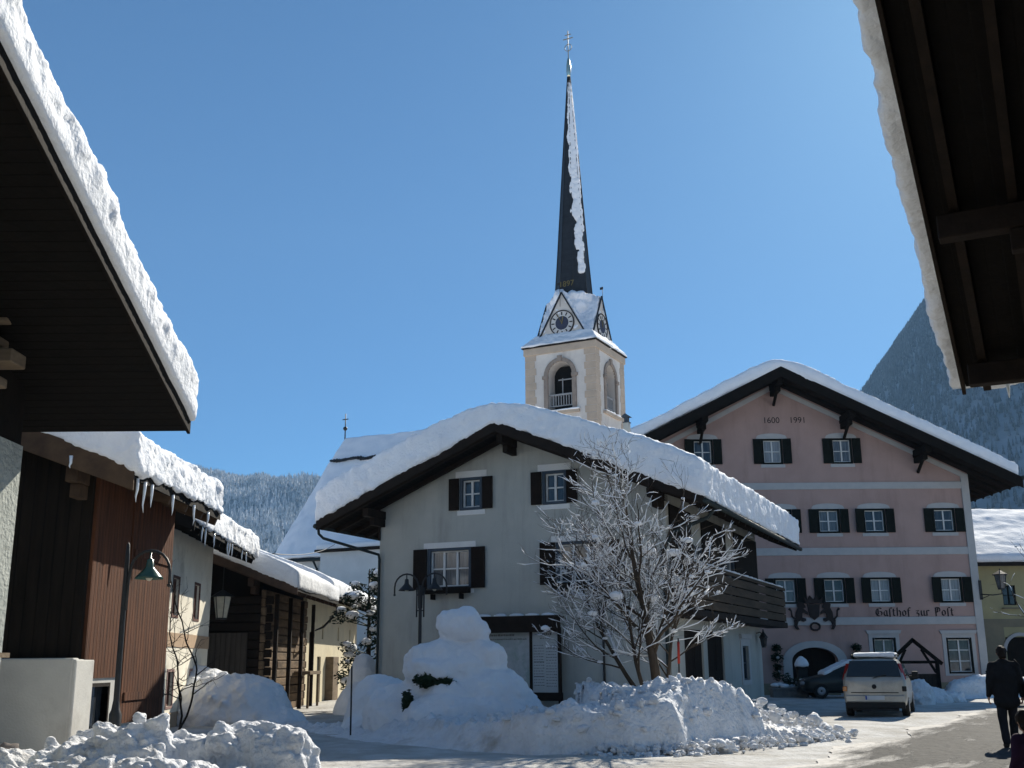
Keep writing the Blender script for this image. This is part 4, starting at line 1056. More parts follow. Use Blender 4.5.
# ------------------------------------------------------------------ snow banks
def sweep_bank(name, label, front, step=.07, prof=None, disp=((.10, .8, 0), (.07, 2.2, 0), (.05, 5, 1)), m=SNOW_ROUGH, nv=44, calm=.35):
    """bank swept along its front line. front: (x, y, height, width)"""
    P = []
    for a, b in zip(front, front[1:]):
        n = max(2, int(math.hypot(b[0] - a[0], b[1] - a[1]) / step))
        for i in range(n):
            t = i / n; P.append([a[q] + (b[q] - a[q]) * t for q in range(4)])
    P.append(list(front[-1]))
    for it in range(6):
        P = [P[0]] + [[(P[i-1][q] + P[i][q] * 2 + P[i+1][q]) / 4 for q in range(4)] for i in range(1, len(P) - 1)] + [P[-1]]
    prof = prof or [(-.35, -.08), (-.10, .06), (0, .30), (.06, .65), (.14, .90), (.32, 1.03), (.7, .98)]
    tot = len(P); V = []; F = []; C = []
    cx = sum(p[0] for p in front) / len(front); cy = sum(p[1] for p in front) / len(front) + 3
    for i, (x, y, h, w) in enumerate(P):
        a, b = P[max(0, i - 3)], P[min(tot - 1, i + 3)]
        d = Vector((b[0] - a[0], b[1] - a[1])).normalized(); n = Vector((-d.y, d.x))
        pr = list(prof) + [(.7 + (w - .7) * t, .98 - .10 * t) for t in (.3, .6, .85)] + [(w + .2, .62), (w + .6, .25), (w + .95, -.08)]
        L = [0]
        for p, q in zip(pr, pr[1:]): L.append(L[-1] + math.hypot(q[0] - p[0], (q[1] - p[1]) * max(h, .3)))
        for j in range(nv + 1):
            s = L[-1] * j / nv; k = 0
            while k < len(L) - 2 and L[k + 1] < s: k += 1
            t = (s - L[k]) / max(1e-6, L[k + 1] - L[k])
            o = pr[k][0] + (pr[k + 1][0] - pr[k][0]) * t; z = pr[k][1] + (pr[k + 1][1] - pr[k][1]) * t
            V.append(Vector((x + n.x * o, y + n.y * o, h * z + gz(x, y)))); C.append(calm if z < .85 and o < .5 else 1.0)
    for i in range(tot - 1):
        for j in range(nv):
            q = i * (nv + 1) + j; F.append((q, q + nv + 1, q + nv + 2, q + 1))
    mb = MB(); mb.add(V, F, True); me = mb.mesh(name)
    ns = [v.normal.copy() for v in me.vertices]
    for i, v in enumerate(me.vertices):
        p = V[i]; e = 0
        for a, f, rg in disp:
            q = noise.noise(p * f + Vector((5, 2, 8)) * f)
            if rg: q = abs(q) * 1.7 - .4
            e += a * q
        k = min(1, max(.0, p.z / .25))
        v.co = p + (ns[i] if ns[i].z > -.2 else -ns[i]) * e * C[i] * k
    me.update()
    o = link(name, me, m); tag(o, label, 'snow bank'); return o

FRONT = [(-5.4, 27.8, .06), (-4.2, 25.6, .28), (-2.5, 23.0, .46), (-.9, 21.2, .50), (.4, 20.3, .70), (2.0, 20.0, .78), (2.9, 20.3, .84), (3.5, 21.3, 1.12), (4.3, 22.0, 1.15), (5.0, 22.7, .85), (5.9, 23.6, .45), (6.9, 24.7, .05)]
def long_bank():
    st = .05; x0, x1, y0, y1 = -6.6, 7.2, 19.6, 30.6
    nx, ny = int((x1 - x0) / st), int((y1 - y0) / st); V = []; F = []
    segs = []
    for a, b in zip(FRONT, FRONT[1:]):
        dx, dy = b[0] - a[0], b[1] - a[1]; segs.append((a, b, dx, dy, dx * dx + dy * dy))
    for j in range(ny + 1):
        for i in range(nx + 1):
            x, y = x0 + i * st, y0 + j * st
            wob = .10 * noise.noise(Vector((x * 1.1, y * 1.1, 3))); best = 1e9
            for a, b, dx, dy, l2 in segs:
                t = max(0, min(1, ((x - a[0]) * dx + (y - a[1]) * dy) / l2))
                ex, ey = x - a[0] - dx * t, y - a[1] - dy * t; q = ex * ex + ey * ey
                if q < best: best = q; sd = (1 if dx * ey - dy * ex > 0 else -1); H = a[2] + (b[2] - a[2]) * t
            d = sd * math.sqrt(best) + wob * .5
            steep = .30 if x > .2 else .30 + min(1.4, (.2 - x) * .45)
            k = max(0, min(1, (d + .12) / steep)); k = k ** .6 if x > .2 else k * k * (3 - 2 * k)
            back = max(0, min(1, (7.2 - d) / 1.5)) * max(0, min(1, (y1 - y) / 1.2)) * max(0, min(1, (x1 - x) / .6)) * max(0, min(1, (x - x0) / .6))
            rgt = max(0, min(1, (5.4 + (y - 23) * .75 - x) / 1.4)) if y > 22.5 and x > 3 else 1
            back *= rgt
            P = Vector((x, y, 0))
            n1 = noise.noise(P * .9); n2 = noise.noise(P * 2.4 + Vector((4, 4, 4))); n3 = abs(noise.noise(P * 5.5 + Vector((9, 1, 2)))); n4 = noise.noise(P * 13)
            calm = (.35 if x < 3.2 else .95) if (d < .35 and x > .2) else 1.0
            z = H * k * (1 - .10 * min(1, max(0, d - .6))) * back
            z += k * back * calm * (.15 * n1 + .15 * n2 + .17 * (n3 - .25) + .10 * max(0, noise.noise(P * 3.7)) + .028 * n4)
            lip = math.exp(-((d - .3) / .22) ** 2) * back * .12 * max(0, n2 + .3) if .2 < x < 3.4 else 0
            V.append((x + .05 * n2 * k, y + .06 * n1 * k, z + lip + gz(x, y) - .03 * (1 - k)))
    for j in range(ny):
        for i in range(nx):
            a = j * (nx + 1) + i; F.append((a, a + 1, a + nx + 2, a + nx + 1))
    rg = random.Random(77); pool = [v for v in V if v[2] > .32 and v[0] > -.5]
    mb = MB(); mb.add(V, F, True)
    for i in range(900):
        v = rg.choice(pool); r = .018 + .09 * rg.random() ** 2.6
        mb.blob((v[0], v[1], v[2] + r * .15), (r * rg.uniform(.8, 1.3), r * rg.uniform(.8, 1.3), r * rg.uniform(.6, 1)), 2 if r > .04 else 1, .5, 1.5)
    tag(mb.build('snow_bank', SNOW_ROUGH, fix=False), 'long ploughed snow bank with smooth cut face under the bare tree', 'snow bank')
long_bank()
mb = MB(); rg = random.Random(8)
for i in range(1150):
    t = rg.random()
    if i < 800:
        fx = 1.4 + 5.2 * t; fy = interp([(1.6, 19.9), (2.9, 20.1), (3.5, 21.0), (4.3, 21.7), (5, 22.4), (5.9, 23.2), (7.2, 24.6)], fx)
        x, y = fx + rg.gauss(0.15, .25), fy - abs(rg.gauss(0, .28)) + .15
        z = .02 + max(0, .32 - abs(y - fy)) * rg.random() * .6
    else:
        x = 4.2 + 2.9 * t; y = 22.6 + (x - 4.2) * .75 + rg.gauss(0, .35); z = interp([(4.2, 1.0), (5.9, .45), (7.1, .05)], x) * rg.uniform(.55, 1.02)
    r = .014 + .06 * rg.random() ** 2 + (.10 * rg.random() if i % 23 == 0 else 0)
    mb.blob((x, y, z + r * .4), (r * rg.uniform(.8, 1.3), r * rg.uniform(.8, 1.3), r * rg.uniform(.6, 1)), 2 if r > .045 else 1, .5, 1.5)
tag(mb.build('snow_rubble', SNOW_ROUGH, fix=False), 'loose lumps of snow spilled along the right end of the long bank', 'snow lumps', kind='stuff')
sweep_bank('snow_bank', 'straight cut snow bank in front of the pink inn right of the timber frame',
           [(17.3, 46.6, .1, .8), (18.0, 46.4, .62, 1.2), (18.9, 46.6, .86, 1.3), (19.6, 47.0, .86, 1.3), (21.2, 47.6, .85, 1.2), (22.6, 48.4, .7, 1.2), (24, 49, .1, .8)], step=.1)
def heap(name, label, blobs, voxel, sm, disp, chunks=0, m=SNOW_ROUGH, cat='snow heap', csize=(.06, .2)):
    mb = MB(); rg = random.Random(len(label))
    for c, r in blobs: mb.blob(c, r, 3, .12, 1.3)
    for i in range(chunks):
        c, r = rg.choice(blobs); a = rg.uniform(0, 6.28); e = rg.uniform(.0, 1.2); s = rg.uniform(*csize) * rg.uniform(.5, 1)
        mb.blob((c[0] + r[0] * math.cos(a) * math.cos(e), c[1] + r[1] * math.sin(a) * math.cos(e), c[2] + r[2] * math.sin(e)), (s, s, s * .8), 2, .4, 1.5)
    o = link(name, soft(mb, voxel, sm, disp), m); return tag(o, label, cat)
heap('snow_heap', 'small lumpy snow heap beside the silver van', [((14.5, 41, .2), (.55, .6, .75)), ((15.3, 42, .1), (.7, .6, .5)), ((16.2, 43, 0), (.8, .6, .4))], .06, 1, [(.06, 2, 0), (.05, 5, 1)], 40)
heap('snow_heap', 'chunky ploughed snow heap in the left foreground, sunlit',
     [((-9.0, 16.2, -.1), (1.8, .9, .50)), ((-7.2, 16.0, -.15), (1.5, .8, .62)), ((-5.9, 15.9, -.05), (1.0, .75, .72)), ((-5.2, 15.9, .05), (.70, .7, .86)), ((-4.5, 16.3, -.1), (.9, .8, .80)), ((-3.8, 16.3, -.05), (.9, .7, .84)), ((-3.2, 16.0, -.1), (.55, .6, .82)), ((-5.2, 15.2, -.2), (2.6, .8, .55))],
     .035, 1, [(.10, 1.3, 0), (.07, 3.2, 1), (.05, 7, 1), (.02, 16, 0)], 170, csize=(.05, .22))
heap('snow_heap', 'tall snow mound in front of the log barn gate', [((-7.7, 31.4, .2), (1.7, 1.3, 1.15)), ((-8.9, 32.6, .2), (1.2, 1.2, 1.35)), ((-6.8, 31.0, 0), (1.2, 1.0, .55))], .055, 2, [(.14, .9, 0), (.09, 2.4, 0), (.05, 6, 1)], 40, m=SNOW)
heap('snow_heap', 'smooth rounded snow mound at the left corner of the grey house', [((-3.2, 27.9, .2), (.95, .9, 1.12)), ((-2.5, 27.6, .1), (1.0, .9, .85)), ((-3.3, 27.3, 0), (.9, .7, .5))], .05, 3, [(.12, .9, 0), (.06, 2.6, 0), (.03, 7, 1)], 8, m=SNOW)
heap('snow_heap', 'snow heap behind the grey house corner below the snowy evergreen', [((-4.95, 37.6, .3), (.72, 1.0, 1.6)), ((-5.0, 36.8, .2), (.8, .9, .8))], .08, 4, [(.1, .9, 0), (.03, 4, 0)], 0, m=SNOW)

# ------------------------------------------------------------------ leaf clumps, shrubs, trees
def leaves(mb, c, r, n, size, rg):
    c = Vector(c)
    for i in range(n):
        d = Vector((rg.gauss(0, 1), rg.gauss(0, 1), rg.gauss(0, 1))).normalized() * rg.random() ** .4
        p = c + Vector((d.x * r[0], d.y * r[1], d.z * r[2]))
        a = Vector((rg.gauss(0, 1), rg.gauss(0, 1), rg.gauss(0, .6))).normalized(); b = a.orthogonal().normalized(); s = size * rg.uniform(.6, 1.3)
        mb.add([p - a * s, p + b * s * .45, p + a * s, p - b * s * .45], [(0, 1, 2, 3)])
def snow_clump(mb, p, r, rg):
    mb.blob(p, (r * rg.uniform(.8, 1.4), r * rg.uniform(.8, 1.4), r * rg.uniform(.5, .8)), 2 if r > .05 else 1, .35, 1.6)

sh = thing('snowed_in_shrub', 'tall evergreen shrub buried under stacked caps of snow before the notice board', 'shrub', (-1.25, 26.2, 0))
mb = MB(); rg = random.Random(21)
for c, r in (((.05, 0, 2.42), (.62, .60, .38)), ((.18, .1, 2.25), (.56, .55, .33)), ((-.36, 0, 1.72), (.86, .8, .44)), ((.42, .1, 1.68), (.66, .7, .50)), ((-.05, .2, 1.2), (1.15, 1.05, .65)), ((-.1, .2, .6), (1.4, 1.25, 1.0)), ((.45, .1, .95), (.85, .8, .65)), ((-.3, -.1, 1.45), (1.05, .9, .5)), ((-1.0, .1, .35), (1.25, 1.1, .85)), ((.3, -.1, .75), (1.5, 1.1, .8)), ((.9, -.3, .35), (1.2, 1.0, .6)), ((-.1, -.7, .3), (1.5, 1.0, .7))):
    mb.blob(c, r, 3, .10, 1.2)
link('snow_cap', soft(mb, .055, 3, [(.12, .9, 0), (.09, 2.2, 0), (.05, 5, 1)]), SNOW, sh)
for c, r, n in (((-.62, -.93, 1.22), (.42, .16, .17), 420), ((-.28, -1.02, 1.16), (.30, .13, .13), 240), ((-1.12, -.92, .78), (.14, .16, .26), 240)):
    mb = MB(); mb.blob(c, (r[0] * .8, r[1] * .8, r[2] * .8), 2); leaves(mb, c, r, n, .055, rg); mb.build('foliage', LEAF, sh, fix=False)

def grow(mb, sn, p, d, L, r, lvl, rg, cfg):
    n = max(3, int(L / cfg['seg'])); pts = [p]; rad = [r]; q = p.copy(); dd = d.copy()
    r1 = r * cfg['taper'][lvl]
    for i in range(n):
        dd = (dd + Vector((rg.gauss(0, 1), rg.gauss(0, 1), rg.gauss(0, 1))) * cfg['wob'][lvl] + Vector((0, 0, cfg['up'][lvl]))).normalized()
        q = q + dd * (L / n); pts.append(q.copy()); rad.append(r + (r1 - r) * (i + 1) / n)
    if sn is not None and lvl >= 1:
        run = []
        def flush(run):
            if len(run) > 1:
                P = [pts[k_] + Vector((0, 0, rad[k_] * .8 + .004)) for k_ in run]
                W_ = [(rad[k_] * .6 + rg.uniform(.004, .012)) for k_ in run]
                W_[0] *= .35; W_[-1] *= .35
                sn.tube(P, W_, 5)
        on = rg.random() < cfg['snow'][lvl]
        for k_ in range(len(pts)):
            dz = abs((pts[min(k_ + 1, n)] - pts[max(k_ - 1, 0)]).normalized().z)
            if on and dz < .93: run.append(k_)
            else: flush(run); run = []
            if on: on = rg.random() < .86
            else: on = rg.random() < cfg['snow'][lvl] * .8
            if k_ and lvl < 3 and rg.random() < .06:
                k = rad[k_] + rg.uniform(.012, .05) * (1 + 1.6 * (rg.random() < .2)); snow_clump(sn, pts[k_] + Vector((0, 0, k * .5)), k, rg)
        flush(run)
    mb.tube(pts, rad, 8 if lvl == 0 else 6 if lvl == 1 else 4 if lvl == 2 else 3)
    if lvl + 1 < cfg['levels']:
        k = cfg['n'][lvl]
        for i in range(k):
            t = cfg['t0'][lvl] + (1 - cfg['t0'][lvl]) * (i + rg.random()) / k
            f = t * n; j = min(n - 1, int(f)); b = pts[j].lerp(pts[j + 1], f - j)
            ax = (pts[j + 1] - pts[j]).normalized(); o = ax.orthogonal().normalized()
            o = Matrix.Rotation(rg.uniform(0, 6.283), 3, ax) @ o
            an = R(rg.uniform(*cfg['ang'][lvl]))
            nd = (ax * math.cos(an) + o * math.sin(an)).normalized()
            if nd.z < cfg['zmin']: nd.z = abs(nd.z) * .5; nd.normalize()
            LL = L * cfg['len'][lvl] * rg.uniform(.65, 1.15) * (1.15 - .55 * t)
            grow(mb, sn, b, nd, LL, max(.004, rad[j] * cfg['rr'][lvl]), lvl + 1, rg, cfg)
cfg = dict(seg=.22, taper=[.14, .25, .3, .5], wob=[.05, .10, .13, .16], up=[.02, .04, .05, .05], snow=[0, .66, .60, .40], levels=4, n=[14, 9, 8], t0=[.24, .18, .12],
           ang=[(26, 56), (25, 58), (25, 62)], len=[.70, .54, .52], rr=[.48, .46, .5], zmin=.06)
tr = thing('bare_tree', 'bare spreading tree with snow clumps on its twigs, standing in the long snow bank', 'tree', (3.05, 24.2, .75))
mb = MB(); sn = MB(); rg = random.Random(33)
for d, L, r in (((.02, 0, 1), 4.45, .125), ((-.66, .1, .90), 3.5, .060), ((-.50, -.15, 1.0), 3.4, .055), ((.30, -.05, 1.0), 3.1, .055)):
    grow(mb, sn, Vector((d[0] * .22, d[1] * .22, -.25)), Vector(d).normalized(), L, r, 0, rg, cfg)
mb.build('trunk', BARK, tr, fix=False)
sn.build('branch_snow', SNOW, tr, fix=False)['kind'] = 'stuff'
t2 = thing('bare_tree', 'snow dusted bare tree reaching into the right edge of the view', 'tree', (18.2, 35, 0))
mb = MB(); sn = MB(); rg = random.Random(12)
cfg2 = dict(cfg); cfg2['n'] = [14, 6, 4]; cfg2['len'] = [.55, .5, .5]; cfg2['ang'] = [(45, 80), (25, 60), (25, 60)]
grow(mb, sn, Vector((0, 0, -.2)), Vector((-.04, 0, 1)), 5.8, .12, 0, rg, cfg2)
mb.build('trunk', BARK, t2, fix=False); sn.build('branch_snow', SNOW, t2, fix=False)['kind'] = 'stuff'
# climber on the white house
vi = thing('bare_climber', 'leafless crooked shrub between the brown barn and the white plastered house', 'climber', (-7.15, 24.2, 0))
mb = MB(); rg = random.Random(3)
cfg3 = dict(seg=.10, taper=[.4, .35, .4], wob=[.10, .22, .25], up=[.06, .03, .02], snow=[0, 0, 0], levels=3, n=[13, 5], t0=[.25, .2], ang=[(40, 85), (30, 70)], len=[.26, .55], rr=[.6, .55], zmin=-.5)
for d, L in (((.10, .05, 1), 3.7), ((.16, .25, 1), 3.1)): grow(mb, None, Vector((0.02, 0, 0)), Vector(d).normalized(), L, .026, 0, rg, cfg3)
mb.build('stems', BARK_DARK, vi, fix=False)
# snowy evergreen beyond the grey house corner
ev = thing('snowy_evergreen', 'dark evergreen with snow on its branches left of the grey house', 'evergreen', (-5.25, 40.5, 0))
mb = MB(); mb.tube([(0, 0, -.1), (.05, 0, 2.4), (0, 0, 4.9)], [.12, .08, .02], 7); mb.build('trunk', BARK_DARK, ev)
mb = MB(); sn = MB(); rg = random.Random(9)
for i in range(46):
    z = rg.uniform(.9, 4.9); w = 1.25 * (1 - ((z - 1.8) / 3.4) ** 2 * .75) * rg.uniform(.4, 1.0); a = rg.uniform(0, 6.28)
    c = (w * math.cos(a), w * math.sin(a), z)
    mb.tube([(0, 0, z - .25), c], [.025, .008], 4); leaves(mb, c, (.34, .34, .2), 60, .075, rg)
    if rg.random() < .7: snow_clump(sn, Vector(c) + Vector((0, 0, .12)), rg.uniform(.10, .24), rg)
mb.build('foliage', LEAF, ev, fix=False); sn.build('branch_snow', SNOW, ev, fix=False)['kind'] = 'stuff'

# ------------------------------------------------------------------ street lamps
def arch_lamp(parent, sg, z, m_shade):
    r = .34; pts = [(sg * .04, 0, z - .55), (sg * .05, 0, z - .1)] + [(sg * (.05 + r - r * math.cos(a)), 0, z + r * math.sin(a)) for a in [math.pi * i / 10 for i in range(1, 11)]] + [(sg * (.05 + 2 * r), 0, z - .16)]
    mb = MB(); mb.tube(pts, .022, 8); mb.blob((sg * (.05 + 2 * r), 0, z - .19), .035, 1)
    arm = mb.build('arm', IRON, parent)
    c = (sg * (.05 + r), 0, 0)
    mb = MB(); mb.lathe([(.015, z + r), (.015, z + .22), (.05, z + .20), (.06, z + .10), (.075, z + .07), (.19, z - .05), (.215, z - .09), (.205, z - .09), (.06, z + .04)], 20, c); mb.build('shade', m_shade, arm)
    mb = MB(); mb.blob((c[0], 0, z - .06), (.055, .055, .06), 2); mb.build('bulb', LAMP_GLASS, arm)
l1 = thing('street_lamp', 'dark street lamp with single green shade before the brown barn', 'street lamp', (-5.92, 17.0, 0), -12)
mb = MB(); mb.lathe([(.09, -.1), (.09, .9), (.065, .96), (.045, 1.1), (.04, 2.2), (.035, 3.2), (.025, 3.40), (.0, 3.44)], 14); mb.build('pole', IRON, l1)
arch_lamp(l1, 1, 2.96, SHADE_GREEN)
l2 = thing('street_lamp', 'black street lamp with two arched arms before the grey house', 'street lamp', (-2.42, 29.0, 0), -18)
mb = MB(); mb.lathe([(.10, -.1), (.10, .5), (.075, .56), (.05, .7), (.042, 3.2), (.04, 3.5), (.02, 3.56)], 14)
for s_ in (-.10, .10): mb.tube([(s_, 0, 2.75), (s_, 0, 3.5)], .02, 6); mb.box(-.11, .11, -.015, .015, 2.9 if s_ < 0 else 3.3, 2.93 if s_ < 0 else 3.33)
mb.build('pole', IRON, l2)
arch_lamp(l2, -1, 3.52, IRON); arch_lamp(l2, 1, 3.52, IRON)

def lantern(parent, c, h, r, glow=LAMP_GLASS):
    x, y, z = c
    mb = MB()
    for k in range(6):
        a, b = k * math.pi / 3, (k + 1) * math.pi / 3
        mb.add([(x + r * .62 * math.cos(a), y + r * .62 * math.sin(a), z), (x + r * .62 * math.cos(b), y + r * .62 * math.sin(b), z), (x + r * math.cos(b), y + r * math.sin(b), z + h), (x + r * math.cos(a), y + r * math.sin(a), z + h)], [(0, 1, 2, 3)])
    mb.build('glass', glow, parent, fix=False)
    mb = MB()
    for k in range(6):
        a = k * math.pi / 3; mb.tube([(x + r * .63 * math.cos(a), y + r * .63 * math.sin(a), z), (x + r * 1.01 * math.cos(a), y + r * 1.01 * math.sin(a), z + h)], .014, 4)
    mb.lathe([(r * .66, z - .05), (r * .66, z)], 6, (x, y, 0), False)
    mb.lathe([(r * 1.4, z + h), (r * 1.3, z + h + .03), (r * .5, z + h + .16), (.03, z + h + .22), (.02, z + h + .3)], 6, (x, y, 0), False)
    mb.build('cage', IRON, parent)
w = thing('wall_lantern', 'six sided lantern on iron bracket at right corner of the pink inn', 'lantern', (22.1, 52.9, 0))
mb = MB(); mb.box(-.06, .06, -.03, .02, 4.3, 5.2); mb.tube([(0, -.03, 4.55), (.45, -.25, 4.5), (.85, -.35, 4.55)], .03, 6); mb.tube([(0, -.03, 4.35), (.3, -.2, 4.48)], .02, 6); mb.tube([(.85, -.35, 4.55), (.85, -.35, 4.75)], .025, 6)
mb.build('bracket', IRON, w); lantern(w, (.85, -.35, 4.8), .62, .28, GLASS_CURTAIN)
w = thing('hanging_lantern', 'pale glass lantern hanging under the log barn roof edge', 'lantern', (-9.35, 35.9, 0))
mb = MB(); mb.tube([(0, 0, 3.95), (0, 0, 4.75)], .014, 5); mb.build('chain', IRON, w); lantern(w, (0, 0, 3.05), .66, .28)
w = thing('wall_lamp', 'small dark wall lamp at the far corner of the grey house street side', 'wall lamp', (8.98, 41.2, 0), -24)
mb = MB(); mb.tube([(-.16, 0, 2.55), (0, 0, 2.6), (.12, 0, 2.5)], .02, 6); mb.build('bracket', IRON, w); lantern(w, (.12, 0, 2.1), .3, .12, GLASS)

# ------------------------------------------------------------------ notice board
nb = thing('notice_board', 'wooden notice board with town map and printed lists against the grey house', 'notice board', (.10, 32.25, 0), -24)
for x in (-1.28, .42, 1.28):
    mb = MB(); mb.box(x - .045, x + .045, -.03, .06, -.1, 2.55); mb.build('post', WOOD_DARK, nb, bevel=.008)
mb = MB(); mb.box(-1.24, .375, -.01, .03, .78, 2.45); pm = mb.build('map_panel', PAPER, nb)
mb = MB(); mb.box(.465, 1.235, -.01, .03, .78, 2.45); pl = mb.build('list_panel', PAPER_PLAIN, nb)
mb = MB(); mb.box(-1.35, 1.35, -.05, .07, .55, .775); mb.build('lower_rail', WOOD_DARK, nb, bevel=.01)
mb = MB(); mb.prism([(-1.55, 2.42), (1.42, 2.42), (1.42, 2.88), (-1.62, 2.88)], -.28, -.22); mb.box(-1.5, 1.4, -.215, .10, 2.80, 2.86); mb.build('canopy', WOOD_DARK, nb, bevel=.01)
mb = MB(); rg = random.Random(2)
def text_bar(x0, x1, z, h):
    x = x0
    while x < x1:
        w_ = rg.uniform(.02, .07); mb.box(x, min(x + w_, x1), -.013, -.0105, z, z + h * rg.uniform(.7, 1.0)); x += w_ + rg.uniform(.012, .03)
text_bar(-.95, -.1, 2.33, .055); text_bar(-1.15, .3, 2.22, .045)
mb.build('map_heading', INK, pm)
mb = MB(); text_bar(.66, 1.05, 2.34, .07); text_bar(.7, 1.0, 2.24, .03)
for i in range(15):
    z = 2.05 - i * .078
    text_bar(.5, .82, z, .022); text_bar(.88, 1.2, z - .02, .022)
for z in (1.6, 1.2): mb.box(.5, .82, -.013, -.0105, z, z + .02)
mb.build('printed_lines', INK, pl)
mb = MB()
for x in (-1.0, -.5, .02, .5, 1.0): mb.blob((x, -.1, 2.90), (.22, .12, .06), 2, .3, 2)
mb.build('canopy_snow', SNOW, nb)

# ------------------------------------------------------------------ vehicles
def car_body(stations, parent, m):
    """stations: (y, z_bottom, z_belt, z_top, half width at the sill, at the belt, at the top)"""
    V = []; F = []; n = 17
    for (y, zb, ze, zt, wb, we, wt) in stations:
        ring = [(wb * .86, zb), (wb, zb + .10), (we * 1.005, zb + (ze - zb) * .45), (we, zb + (ze - zb) * .8), (we * .985, ze), ((we * .4 + wt * .6), ze + (zt - ze) * .55), (wt, ze + (zt - ze) * .9), (wt * .86, zt), (0, zt + .015)]
        pts = [(x, y, z) for x, z in ring] + [(-x, y, z) for x, z in ring[-2::-1]]
        V += pts
    for i in range(len(stations) - 1):
        for k in range(n):
            k2 = (k + 1) % n
            F.append((i*n+k, i*n+k2, (i+1)*n+k2, (i+1)*n+k))
    F.append(tuple(range(n - 1, -1, -1))); F.append(tuple(range((len(stations)-1)*n, len(stations)*n)))
    mb = MB(); mb.add(V, F, True); o = mb.build('body', m, parent)
    s_ = o.modifiers.new('round', 'SUBSURF'); s_.levels = s_.render_levels = 1
    return o
def wheel(parent, x, y, r=.31, w=.20):
    sg = 1 if x > 0 else -1
    mb = MB(Matrix.Translation((x, y, r)) @ Matrix.Rotation(R(90), 4, 'Y'))
    mb.lathe([(r * .6, -w/2), (r * .95, -w/2), (r, -w/2 + .03), (r, w/2 - .03), (r * .95, w/2), (r * .6, w/2)], 24)
    t = mb.build('wheel', RUBBER, parent)
    mb = MB(Matrix.Translation((x + sg * (w/2 + .004), y, r)) @ Matrix.Rotation(R(90), 4, 'Y'))
    mb.lathe([(.02, -.02 * sg), (r * .2, .012 * sg), (r * .55, .004 * sg), (r * .62, -.02 * sg)], 20); mb.build('rim', RIM, t)
def strip(mb, pts, off):
    """panel through 3D points, lifted along its own normal, with a little thickness"""
    P = [Vector(p) for p in pts]; n = (P[1] - P[0]).cross(P[2] - P[0]).normalized()
    a = [p + n * off for p in P]; b = [p - n * .01 for p in P]; k = len(P)
    mb.add(a + b, [tuple(range(k)), tuple(range(2*k-1, k-1, -1))] + [(i, (i+k), (i+1) % k + k, (i+1) % k) for i in range(k)])

van = thing('silver_van', 'dusty silver minivan seen from behind with snow on its roof', 'minivan', (10.15, 32.2, .03), -22)
ST_ = [(0.00, .30, .95, .97, .74, .79, .74), (.03, .24, 1.0, 1.06, .80, .85, .78), (.15, .22, 1.03, 1.25, .82, .865, .76), (.27, .21, 1.04, 1.52, .83, .87, .70), (.42, .20, 1.04, 1.60, .83, .87, .64), (1.2, .19, 1.03, 1.63, .84, .87, .63), (2.1, .19, 1.01, 1.61, .84, .87, .62), (2.75, .19, .99, 1.45, .84, .86, .62), (3.35, .2, .96, 1.02, .83, .85, .70), (3.9, .22, .80, .86, .80, .82, .68), (4.12, .28, .66, .70, .70, .72, .60)]
car_body(ST_, van, CAR_SILVER)
mb = MB(); strip(mb, [(-.74, .075, 1.08), (.74, .075, 1.08), (.64, .265, 1.52), (-.64, .265, 1.52)], .045); g = mb.build('rear_window', CAR_GLASS, van)
mb = MB(); strip(mb, [(-.07, .225, 1.40), (.07, .225, 1.40), (.07, .245, 1.45), (-.07, .245, 1.45)], .052); mb.build('brake_light', RIM, g)
for sg in (-1, 1):
    mb = MB(); mb.prism_z([(sg * .76, .10), (sg * .80, .07), (sg * .87, .16), (sg * .84, .30), (sg * .74, .27)], 1.02, 1.46)
    o = mb.build('tail_light', RED, van); 
    for v in o.data.vertices:
        if v.co.z > 1.3: v.co.x *= .87; v.co.y += .15
    mb = MB(); mb.box(sg * .80 - .06, sg * .80 + .06, -.015, .06, .70, .84); mb.build('turn_light', AMBER if sg < 0 else PLASTIC, van, bevel=.02)
    for (ya, yb) in ((.45, 1.25), (1.32, 2.15), (2.2, 2.75)):
        mb = MB(); t0, t1 = .12, .80
        p = lambda y, t: (sg * ((.855 * (1 - t) + .66 * t) + .014), y, 1.05 + (.50 if y < 2.5 else .32) * t)
        q = [p(ya, t0), p(yb, t0), p(yb, t1), p(ya, t1)]
        if sg < 0: q = q[::-1]
        strip(mb, q, .004); mb.build('side_window', CAR_GLASS, van)
    mb = MB(); mb.box(sg * .90, sg * 1.08, 2.62, 2.72, 1.03, 1.22); mb.beam((sg * .83, 2.68, 1.06), (sg * .95, 2.67, 1.08), .05, .05); mb.build('mirror', PLASTIC, van, bevel=.025)
    mb = MB(); mb.tube([(sg * .60, .5, 1.66), (sg * .60, .6, 1.70), (sg * .60, 2.0, 1.70), (sg * .60, 2.1, 1.66)], .018, 6); mb.build('roof_rail', PLASTIC, van)
    for y in (.72, 3.3): wheel(van, sg * .76, y)
mb = MB(); mb.box(-.80, .80, -.05, .06, .24, .40); mb.box(-.62, .62, -.03, .1, .17, .245); mb.build('bumper', PLASTIC, van, bevel=.025)
mb = MB(); mb.box(-.80, .80, -.045, .05, .405, .60); mb.build('bumper_cover', CAR_SILVER, van, bevel=.03)
mb = MB(); mb.box(-.26, .26, -.062, -.04, .47, .585); pl_ = mb.build('number_plate', PLATE, van)
mb = MB(); mb.box(-.255, -.215, -.066, -.062, .475, .58); mb.build('blue_band', BLUE, pl_)
mb = MB(Matrix.Translation((0, -.035, .83)) @ Matrix.Rotation(R(90), 4, 'X')); mb.lathe([(.062, -.03), (.062, .012), (.05, .02)], 20); mb.build('badge', PLASTIC, van)
mb = MB(); mb.box(-.64, .64, -.022, .03, .655, .675); mb.build('hatch_seam', PLASTIC, van)
